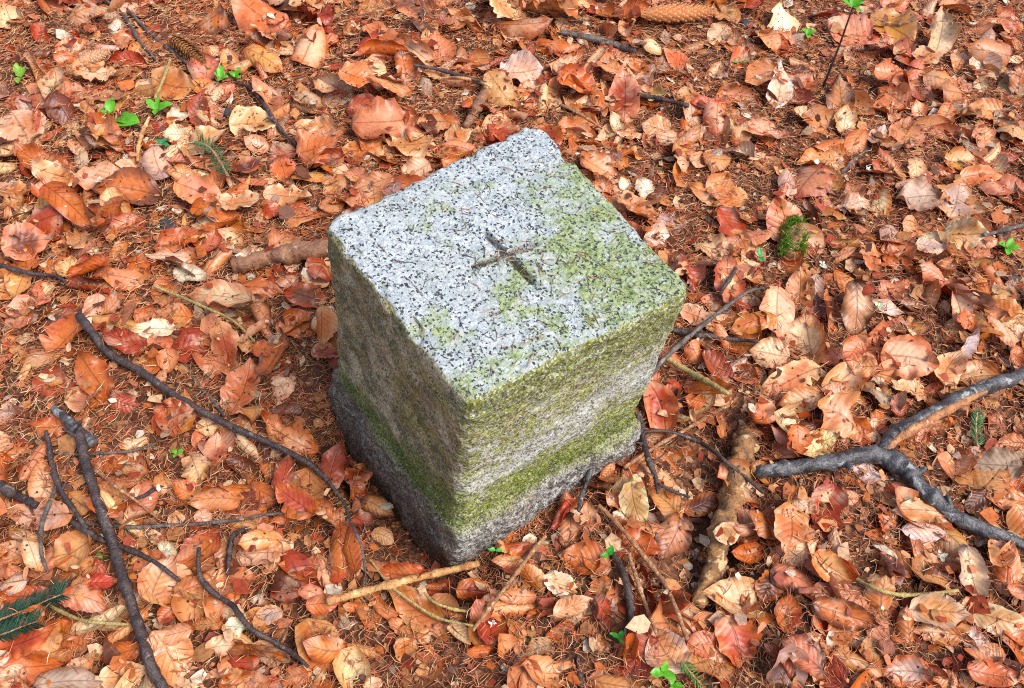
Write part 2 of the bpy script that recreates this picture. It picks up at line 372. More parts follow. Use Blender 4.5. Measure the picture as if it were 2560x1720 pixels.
def build_stone():
    NP = 340
    per = rsquare(NP, .13)
    rings = []
    # shaft sides, bottom to top
    for k in np.linspace(0, 1, 84):
        kk = k ** .95
        z = SG - .004 + (SH - .008 - SG + .004) * k
        q = (1 - k) * bil(GRC, per[:, 0], per[:, 1]) + k * bil(TOPC, per[:, 0], per[:, 1])
        q = q * (1 + .014 * (1 - k) ** 4 - .006 * math.sin(math.pi * k))
        rings.append(np.column_stack([q, np.full(NP, z)]))
    for a in (.25, .5, .75, 1.0):           # worn top edge
        q = bil(TOPC, per[:, 0], per[:, 1]); q = q - q / np.linalg.norm(q, axis=1)[:, None] * (.0075 * (1 - math.cos(a * math.pi / 2)))
        rings.append(np.column_stack([q, np.full(NP, SH - .008 + .008 * math.sin(a * math.pi / 2))]))
    last = rings[-1][:, :2]; cen = np.mean(CROSS[0], axis=0) * .6
    ntop = 96
    for k in range(1, ntop):
        s = 1 - k / ntop
        q = cen + (last - cen) * s
        rings.append(np.column_stack([q, np.full(NP, SH)]))
    V = np.concatenate(rings); nr = len(rings)
    Nn = np.zeros_like(V)
    ns = 84
    ang = per / np.linalg.norm(per, axis=1)[:, None]
    sq = np.sign(per) * (np.abs(per) > .87 - 1e-6); sq = np.where(np.abs(sq).sum(1)[:, None] == 0, per, sq); sq = sq / np.linalg.norm(sq, axis=1)[:, None]
    Nn[:ns * NP, :2] = np.tile(sq, (ns, 1)); Nn[(ns + 4) * NP:, 2] = 1
    for r in range(4):
        a = (r + 1) / 4 * math.pi / 2; Nn[(ns + r) * NP:(ns + r + 1) * NP] = np.column_stack([sq * math.cos(a), np.full(NP, math.sin(a))])
    side = np.concatenate([np.ones(ns * NP), np.full(4 * NP, .8), np.full((nr - ns - 4) * NP, .35)])
    V0 = V.copy()
    V = V + (rough(V0, Nn, ((9, .0036), (26, .0024), (70, .0018), (160, .0015), (330, .0012))) - V0) * side[:, None]
    # chips out of the upper arrises
    edge = np.zeros(len(V)); edge[(ns - 6) * NP:(ns + 9) * NP] = 1
    ch = np.array([mnoise.noise(Vector(v) * 40 + Vector((7, 3, 1))) for v in V0]) + .4 * np.array([mnoise.noise(Vector(v) * 110) for v in V0])
    V[:, 2] -= edge * np.clip(ch - .2, 0, 1) * .009
    V[:, :2] *= (1 - edge * np.clip(ch - .2, 0, 1) * .03)[:, None]
    # the cross cut into the top
    tm = np.arange(len(V)) >= (ns + 5) * NP
    P = V0[:, :2]
    dep = np.zeros(len(V))
    for a, b in CROSS:
        d, t = seg_d(P, a, b)
        w = .0041 + .0005 * np.sin(t * 9); dep = np.maximum(dep, .0145 * np.clip(1 - d / w, 0, 1) ** .6 * np.clip(np.minimum(t, 1 - t) * 9 + .15, 0, 1))
    V[:, 2] -= dep * tm
    idx = np.arange(nr * NP).reshape(nr, NP); nxt = np.roll(idx, -1, 1)
    Fq = np.stack([idx[:-1], nxt[:-1], nxt[1:], idx[1:]], -1).reshape(-1, 4)
    # close the middle of the top with one quad fan
    V = np.vstack([V, [*cen, SH - .0135]]); ci = len(V) - 1
    cap = np.stack([idx[-1], nxt[-1], np.full(NP, ci), np.full(NP, ci)], -1)
    me = bpy.data.meshes.new('shaft'); me.from_pydata(V.tolist(), [], Fq.tolist() + [list(c[:3]) for c in cap]); me.update()
    me.polygons.foreach_set('use_smooth', np.ones(len(me.polygons), bool))
    # base block
    NP2 = 260; per2 = rsquare(NP2, .09)
    lev = [(-.13, 1.10), (-.09, 1.10), (-.06, 1.10), (-.03, 1.10), (-.015, 1.099)] + [(z, 1.097 - .028 * (z / SG)) for z in np.linspace(0, SG - .014, 22)] + \
          [(SG - .0095, 1.062), (SG - .006, 1.046), (SG - .002, 1.030), (SG + .002, 1.012), (SG + .006, .995), (SG + .006, .97), (SG + .005, .9)]
    V2 = np.concatenate([np.column_stack([bil(GRC, per2[:, 0], per2[:, 1]) * k + np.array([.004, -.001]) * (k > 1), np.full(NP2, z)]) for z, k in lev])
    sq2 = np.where(np.abs(per2) > .91 - 1e-6, np.sign(per2), 0); sq2 = np.where(np.abs(sq2).sum(1)[:, None] == 0, per2, sq2); sq2 = sq2 / np.linalg.norm(sq2, axis=1)[:, None]
    N2 = np.column_stack([np.tile(sq2, (len(lev), 1)), np.zeros(len(V2))])
    fade = np.repeat([1.0] * (len(lev) - 4) + [.6, .3, 0, 0], NP2)
    V2 = V2 + (rough(V2, N2, ((11, .009), (33, .006), (80, .0035), (200, .002))) - V2) * fade[:, None]
    i2 = np.arange(len(V2)).reshape(-1, NP2); n2 = np.roll(i2, -1, 1)
    F2 = np.stack([i2[:-1], n2[:-1], n2[1:], i2[1:]], -1).reshape(-1, 4)
    me2 = mesh_np('base_block', V2, F2)
    root = empty('boundary_stone', (0, 0, 0)); root.matrix_world = MSTONE
    mr = np.random.default_rng(77); Vs, Fs, cs = [], [], []
    def tuft(p, nrm, L, w, col):
        d = nrm + mr.normal(0, .55, 3) + np.array([0, 0, .3]); d /= np.linalg.norm(d); q = np.cross(d, mr.normal(0, 1, 3)); q /= np.linalg.norm(q); b = len(Vs)
        Vs.extend([p - q * w, p + q * w, p + d * L + q * w * .5, p + d * L - q * w * .5]); Fs.append([b, b + 1, b + 2, b + 3]); cs.extend([[*col, 1]] * 4)
    Vb = V[:-1]; zs = Vb[:, 2]; cand = np.arange(len(Vb))
    low = cand[(cand < ns * NP) & (zs < .135)]; topi = cand[(cand > (ns + 6) * NP)]
    for i in mr.choice(low, 16000):
        m = mnoise.noise(Vb[i] * 28) * .035 + mnoise.noise(Vb[i] * 80) * .02
        lim = .098 if Nn[i][1] < -.5 else (.10 - .22 * Vb[i][1] if Nn[i][0] < -.5 else .09)
        if zs[i] + m < lim - .03 * mr.random(): tuft(Vb[i] + mr.normal(0, .0012, 3), Nn[i], mr.uniform(.0012, .003), mr.uniform(.0004, .0009), np.array([.14, .19, .016]) * mr.uniform(.35, 1.5))
    for i in mr.choice(topi, 9000):
        x_, y_ = Vb[i][:2]; g_ = 1.7 * x_ - 2.2 * y_ + mnoise.noise(Vb[i] * 17) * .35 + mnoise.noise(Vb[i] * 60) * .22
        if g_ > .30 and mr.random() < np.hypot(x_, y_) / .12: tuft(Vb[i] + mr.normal(0, .001, 3), Nn[i], mr.uniform(.0006, .0016), mr.uniform(.0005, .0010), np.array([.23, .29, .05]) * mr.uniform(.45, 1.35))
    mo = link('moss', mesh_np('moss', np.array(Vs), Fs, {'col': np.clip(np.array(cs), 0, .8)}), M_MOSS, root); mo['kind'] = 'stuff'; mo['label'] = 'thin green moss growing on the stone'
    a = link('shaft', me, M_STONE, root); b = link('base_block', me2, M_BASE, root)
    a['label'] = 'squared granite shaft with a cross cut into its top'
    b['label'] = 'rough wider granite foot sunk into the ground'
    tag(root, 'square granite boundary stone with a carved cross and green algae', 'boundary stone')
    return root
stone = build_stone()
def in_stone(x, y, m=0.0):
    c, s = math.cos(YAW), math.sin(YAW)
    u = (np.asarray(x) - CX) * c + (np.asarray(y) - CY) * s; v = -(np.asarray(x) - CX) * s + (np.asarray(y) - CY) * c
    return (np.abs(u) < SA * .56 + m) & (np.abs(v) < SB * .56 + m)

# ------------------------------------------------------------------ leaf shapes
PAL = {  # dry leaf colours
    'P': (.70, .44, .245), 'W': (.76, .64, .48), 'T': (.56, .24, .080), 'O': (.49, .122, .018), 'R': (.36, .050, .011),
    'B': (.14, .038, .013), 'G': (.42, .27, .20), 'M': (.56, .195, .085), 'Y': (.56, .22, .03)}
def leaf_geo(L, Wd, r, roll=0.0, bend=0.0, twist=0.0, fold=0.0, wav=1.0, rag=.06, ns=24, nt=9, veins=7.5, stalk=True):
    """a dry beech leaf lying along +x from its base at 0: returns vertices, quads, (s,t) per vertex"""
    s = np.linspace(0, 1, ns); t = np.linspace(-1, 1, nt)
    Sg, Tg = np.meshgrid(s, t, indexing='ij')
    skew = r.uniform(.42, .54)
    e1 = np.where(s < skew, s / skew, (1 - s) / (1 - skew))
    w = np.where(s < skew, np.sqrt(np.clip(1 - (1 - e1) ** 2, 0, 1)) ** .85, np.sin(e1 * math.pi / 2) ** .92)
    w = np.maximum(w, .03)
    ph = r.uniform(0, 6.28, 4)
    cr = .022 if ns > 16 else 0
    wl = w * (1 + cr * np.sin(s * 2 * math.pi * veins + ph[0]) + rag * r.normal(0, 1, ns))
    wr = w * (1 + cr * np.sin(s * 2 * math.pi * veins + ph[1]) + rag * r.normal(0, 1, ns))
    for arr in (wl, wr):
        if r.random() < rag * 5:
            k = r.integers(2, ns - 2); arr[k] *= r.uniform(.35, .7); arr[min(k + 1, ns - 1)] *= r.uniform(.6, .9)
    HW = np.where(Tg < 0, wl[:, None], wr[:, None]) * Wd / 2
    y = Tg * HW; z = np.zeros_like(y)
    # cross roll
    if abs(roll) > 1e-3:
        rad = (Wd / 2) / roll; a = y / rad; y = rad * np.sin(a); z = rad * (1 - np.cos(a))
    z = z + fold * np.abs(y)
    corr = np.sin(2 * math.pi * (veins * (Sg - .26 * np.abs(Tg)))) * (.2 + .8 * np.abs(Tg)) * np.sin(math.pi * np.clip(Sg, 0, 1)) ** .5
    z += corr * .0010 * wav * (L / .07) * r.choice([.1, .3, .6, 1.4]) * (ns > 16)
    z += wav * L * (.022 * np.sin(2.1 * math.pi * Sg + ph[2]) * Tg + .018 * np.sin(3.3 * math.pi * Sg + ph[3]) * Tg ** 2 + .012 * np.sin(5 * Sg + 2.3 * Tg + ph[0]) )
    en = r.normal(0, 1, (2, ns + 4)); en = (en[:, :-4] + 2 * en[:, 1:-3] + 3 * en[:, 2:-2] + 2 * en[:, 3:-1] + en[:, 4:]) / 4.4
    z += np.abs(Tg) ** 2.5 * np.where(Tg < 0, en[0][:, None], en[1][:, None]) * .0022 * wav * (L / .07)
    tw = twist * (Sg - .5); y, z = y * np.cos(tw) - z * np.sin(tw), y * np.sin(tw) + z * np.cos(tw)
    side = r.uniform(-.10, .10) * L
    x = Sg * L; y = y + side * (Sg - .5) ** 2 * 4
    if abs(bend) > 1e-3:
        rad = L / bend; a = (x - L / 2) / rad; x2 = (rad - z) * np.sin(a) + L / 2; z = rad - (rad - z) * np.cos(a); x = x2
    V = np.stack([x, y, z], -1).reshape(-1, 3)
    idx = np.arange(ns * nt).reshape(ns, nt)
    Fq = np.stack([idx[:-1, :-1], idx[1:, :-1], idx[1:, 1:], idx[:-1, 1:]], -1).reshape(-1, 4)
    ST = np.stack([Sg, Tg], -1).reshape(-1, 2)
    if stalk:       # leaf stalk: a thin bent prism
        m = nt // 2; p0 = V[idx[0, m]]; ln = r.uniform(.08, .16) * L; k = len(V)
        dv = np.array([-1, r.uniform(-.5, .5), r.uniform(-.2, .5)]); q = []
        for e in (0, .5, 1):
            c = p0 + dv * ln * e + np.array([.03 * L * (1 - e), 0, -.1 * ln * e * e])
            for ang in (0, 2.1, 4.2): q.append(c + .0008 * np.array([0, math.cos(ang), math.sin(ang)]))
        V = np.vstack([V, q]); ST = np.vstack([ST, np.tile([0.0, 0.0], (9, 1))])
        fs = [[k + a * 3 + b, k + a * 3 + (b + 1) % 3, k + a * 3 + 3 + (b + 1) % 3, k + a * 3 + 3 + b] for a in range(2) for b in range(3)]
        Fq = np.vstack([Fq, fs])
    return V - np.array([L / 2, 0, 0]), Fq, ST
FORMS = {  # roll, bend, twist, fold, wave
    'f': (.40, .30, .35, .06, 1.6), 'c': (1.0, .5, .2, 0, 1.0), 'd': (-1.0, -.5, .2, 0, 1.0), 'r': (2.3, .3, .5, 0, .7), 'w': (.3, -.4, .7, 0, 2.8),
    'v': (.3, .2, .1, .5, 1.0), 'n': (-2.2, -.3, .4, 0, .7)}
def shape_args(form, r):
    ro, be, tw, fo, wa = FORMS[form]
    return dict(roll=ro * r.uniform(.7, 1.3) + r.normal(0, .18), bend=be * r.uniform(.4, 1.6) + r.normal(0, .22), twist=tw * r.normal(0, 1), fold=fo, wav=wa * r.uniform(.7, 1.4))
def colours(code, r):
    a = np.array(PAL[code[0]]); b = np.array(PAL[code[1]]) if len(code) > 1 else a * np.array([.74, .54, .42])
    j = r.normal(1, .07, 3) * r.uniform(.88, 1.12)
    return np.clip(a * j, 0, .85), np.clip(b * j, 0, .85)
def leaf_attrs(ST, code, r):
    a, b = colours(code, r); n = len(ST)
    spot = r.choice([0, .05, .12, .25, .45], p=[.2, .25, .25, .2, .1])
    return {'leaf': np.column_stack([ST, np.full(n, r.uniform(0, 9))]), 'col': np.tile([*a, spot], (n, 1)), 'rim': np.tile([*b, 1], (n, 1))}
def rot(yaw, pit, rol):
    return np.array((Matrix.Rotation(yaw, 3, 'Z') @ Matrix.Rotation(pit, 3, 'Y') @ Matrix.Rotation(rol, 3, 'X')))

def in_view(x, y, m):
    X, Y = project_many(np.column_stack([x, y, np.zeros(len(x))]))
    dfw = np.column_stack([x, y, np.full(len(x), -CAMZ)]) @ FWD
    return (X > -m) & (X < 2560 + m) & (Y > -m) & (Y < 1720 + m) & (dfw > .2)
class Bag:      # collects many small meshes into one
    def __init__(s): s.V, s.F, s.A, s.n = [], [], {}, 0
    def add(s, V, F, A):
        s.V.append(V); s.F.append(np.asarray(F) + s.n); s.n += len(V)
        for k, v in A.items(): s.A.setdefault(k, []).append(v)
    def mesh(s, name): return mesh_np(name, np.concatenate(s.V), np.concatenate(s.F), {k: np.concatenate(v) for k, v in s.A.items()})

# ------------------------------------------------------------------ spruce needles (thin curved prisms), many at once
NCOL = np.array([(.52, .165, .065), (.62, .25, .11), (.36, .11, .045), (.68, .40, .20), (.15, .065, .04), (.74, .55, .32), (.22, .21, .06)])
NPROB = [.32, .24, .16, .12, .10, .045, .015]
def needles(x, y, z, tiltmax, r, lmin=.010, lmax=.019, rad=.00066, colset=None, yaw0=None):
    n = len(x); L = r.uniform(lmin, lmax, n); yaw = r.uniform(0, 2 * math.pi, n) if yaw0 is None else yaw0 + r.normal(0, .16, n); ti = r.normal(0, tiltmax, n)
    d = np.stack([np.cos(yaw) * np.cos(ti), np.sin(yaw) * np.cos(ti), np.sin(ti)], -1); sd = np.stack([-np.sin(yaw), np.cos(yaw), np.zeros(n)], -1); up = np.cross(d, sd)
    cur = r.normal(0, .14, n)[:, None] * L[:, None]; cen = np.stack([x, y, z], -1)
    V = np.empty((n, 9, 3))
    for a, e in enumerate((-.5, 0, .5)):
        c = cen + d * (L * e)[:, None] + sd * cur * (1 - (2 * e) ** 2)
        k = rad * (1.0 if a == 1 else .55)
        for b, ang in enumerate((1.57, 3.67, 5.76)): V[:, a * 3 + b] = c + k * (math.cos(ang) * sd + math.sin(ang) * up)
    base = np.array([[a * 3 + b, a * 3 + (b + 1) % 3, a * 3 + 3 + (b + 1) % 3, a * 3 + 3 + b] for a in range(2) for b in range(3)])
    Fq = (base[None] + (np.arange(n) * 9)[:, None, None]).reshape(-1, 4)
    cs = NCOL if colset is None else colset
    ci = r.choice(len(cs), n, p=NPROB if colset is None else None)
    col = cs[ci] * r.uniform(.75, 1.25, (n, 1)) * r.normal(1, .06, (n, 3))
    col = np.repeat(np.clip(np.column_stack([col, np.ones(n)]), 0, 1), 9, axis=0)
    return V.reshape(-1, 3), Fq, {'col': col}
def scatter_xy(n_in, n_out, r, m=150):
    x = r.uniform(-1.55, 1.55, n_in * 4); y = r.uniform(-.1, 2.1, n_in * 4); k = in_view(x, y, m); xi, yi = x[k][:n_in], y[k][:n_in]
    x = r.uniform(-1.9, 1.9, n_out * 4); y = r.uniform(-.6, 2.7, n_out * 4); k = ~in_view(x, y, m); return np.concatenate([xi, x[k][:n_out]]), np.concatenate([yi, y[k][:n_out]])
def needle_layer(n_in, n_out, tilt, lift, r):
    x, y = scatter_xy(n_in, n_out, r)
    k = ~in_stone(x, y, -.004); hol = np.array([in_hollow(a, b) for a, b in zip(x, y)]); k &= ~(hol & (r.random(len(x)) < .72)); x, y = x[k], y[k]
    i, j = cells(x, y)
    return needles(x, y, HM[i, j] + np.abs(r.normal(0, lift, len(x))) + .0008, tilt, r)

NB = Bag()
NB.add(*needle_layer(78000, 16000, .24, .0055, rng))

def foot_needles(n, r):
    p = rsquare(400, .09); q = bil(GRC, p[:, 0], p[:, 1]) * 1.10; k = r.integers(0, 400, n); off = np.abs(r.normal(0, .014, n)) + .001
    q = q[k] * (1 + off / np.linalg.norm(q[k], axis=1))[:, None]
    w = np.array([(MSTONE @ Vector((a, b, 0)))[:2] for a, b in q]); i, j = cells(w[:, 0], w[:, 1])
    keep = ~np.array([in_hollow(a, b) for a, b in w]); w = w[keep]; off = off[keep]
    return needles(w[:, 0], w[:, 1], HM[i, j][keep] + .012 * np.exp(-off / .008) * r.random(len(w)) + .002, .45, r)
NB.add(*foot_needles(2600, rng))
# ------------------------------------------------------------------ crumbs of leaf
def crumbs(n_in, n_out, r, smin=.003, smax=.011):
    x, y = scatter_xy(n_in, n_out, r); k = ~in_stone(x, y, 0); x, y = x[k], y[k]; n = len(x)
    i, j = cells(x, y); z = HM[i, j] + r.uniform(.001, .006, n)
    size = smin + (smax - smin) * r.random(n) ** 2
    ang = np.linspace(0, 2 * math.pi, 7)[:-1]
    rad = size[:, None] * r.uniform(.45, 1.0, (n, 6)); yaw = r.uniform(0, 6.28, n); st = r.uniform(.4, 1, n)
    lx = rad * np.cos(ang); ly = rad * np.sin(ang) * st[:, None]
    cu = r.normal(0, .5, n)[:, None] / .008
    lz = cu * lx * lx * .35 + r.normal(0, .0006, (n, 6))
    tx, ty = r.normal(0, .3, (2, n)); lz += lx * np.sin(tx)[:, None] + ly * np.sin(ty)[:, None]
    wx = x[:, None] + lx * np.cos(yaw)[:, None] - ly * np.sin(yaw)[:, None]; wy = y[:, None] + lx * np.sin(yaw)[:, None] + ly * np.cos(yaw)[:, None]
    V = np.empty((n, 7, 3)); V[:, :6] = np.stack([wx, wy, z[:, None] + lz], -1); V[:, 6] = np.stack([x, y, z + .0003], -1)
    base = np.array([[0, 1, 2, 6], [2, 3, 4, 6], [4, 5, 0, 6]])
    Fq = (base[None] + (np.arange(n) * 7)[:, None, None]).reshape(-1, 4)
    keys = list('PWTORBGM'); pal = np.array([PAL[c] for c in keys]); ci = r.choice(len(keys), n, p=[.16, .06, .24, .17, .15, .09, .04, .09])
    col = pal[ci] * r.uniform(.65, 1.1, (n, 1)); col = np.repeat(np.column_stack([col, np.ones(n)]), 7, 0)
    return V.reshape(-1, 3), Fq, {'col': col}
CB = Bag(); CB.add(*crumbs(7500, 1800, rng, .004, .016))

# ------------------------------------------------------------------ filler leaves of the litter
FILL = Bag()
def filler(n_in, n_out, r, lo, hi, tilt, avoid=0.0):
    x, y = scatter_xy(n_in, n_out, r)
    inv = in_view(x, y, 60)
    codes = ['T', 'O', 'R', 'M', 'P', 'B', 'G', 'TO', 'MR', 'PT', 'OT', 'BR', 'PO', 'W']; pr = np.array([.14, .10, .07, .13, .10, .06, .04, .11, .05, .10, .06, .03, .04, .03]); pr = pr / pr.sum()
    for k in range(len(x)):
        if in_stone(x[k], y[k], -.005) or in_hollow(x[k], y[k]): continue
        if inv[k] and mnoise.noise(Vector((x[k] * 4.5, y[k] * 4.5, 3.7))) - .0 > .25 + .4 * r.random(): continue
        L = r.uniform(lo, hi); Wd = L * r.uniform(.52, .8)
        form = r.choice(list('ffcdwvrn'))
        V, Fq, ST = leaf_geo(L, Wd, r, ns=10, nt=7, rag=.018, stalk=r.random() < .4, **shape_args(form, r))
        V = V @ rot(r.uniform(0, 6.28), r.normal(0, tilt), r.normal(0, tilt)).T + np.array([x[k], y[k], 0])
        V[:, 2] += settle(V[:, 0], V[:, 1], V[:, 2], 78)
        FILL.add(V, Fq, leaf_attrs(ST, r.choice(codes, p=pr), r))
filler(850, 1100, rng, .040, .076, .22)
filler(900, 0, rng, .040, .078, .36)
CB.add(*crumbs(2600, 300, rng, .008, .022))
NB.add(*needle_layer(17000, 5000, .30, .004, rng))

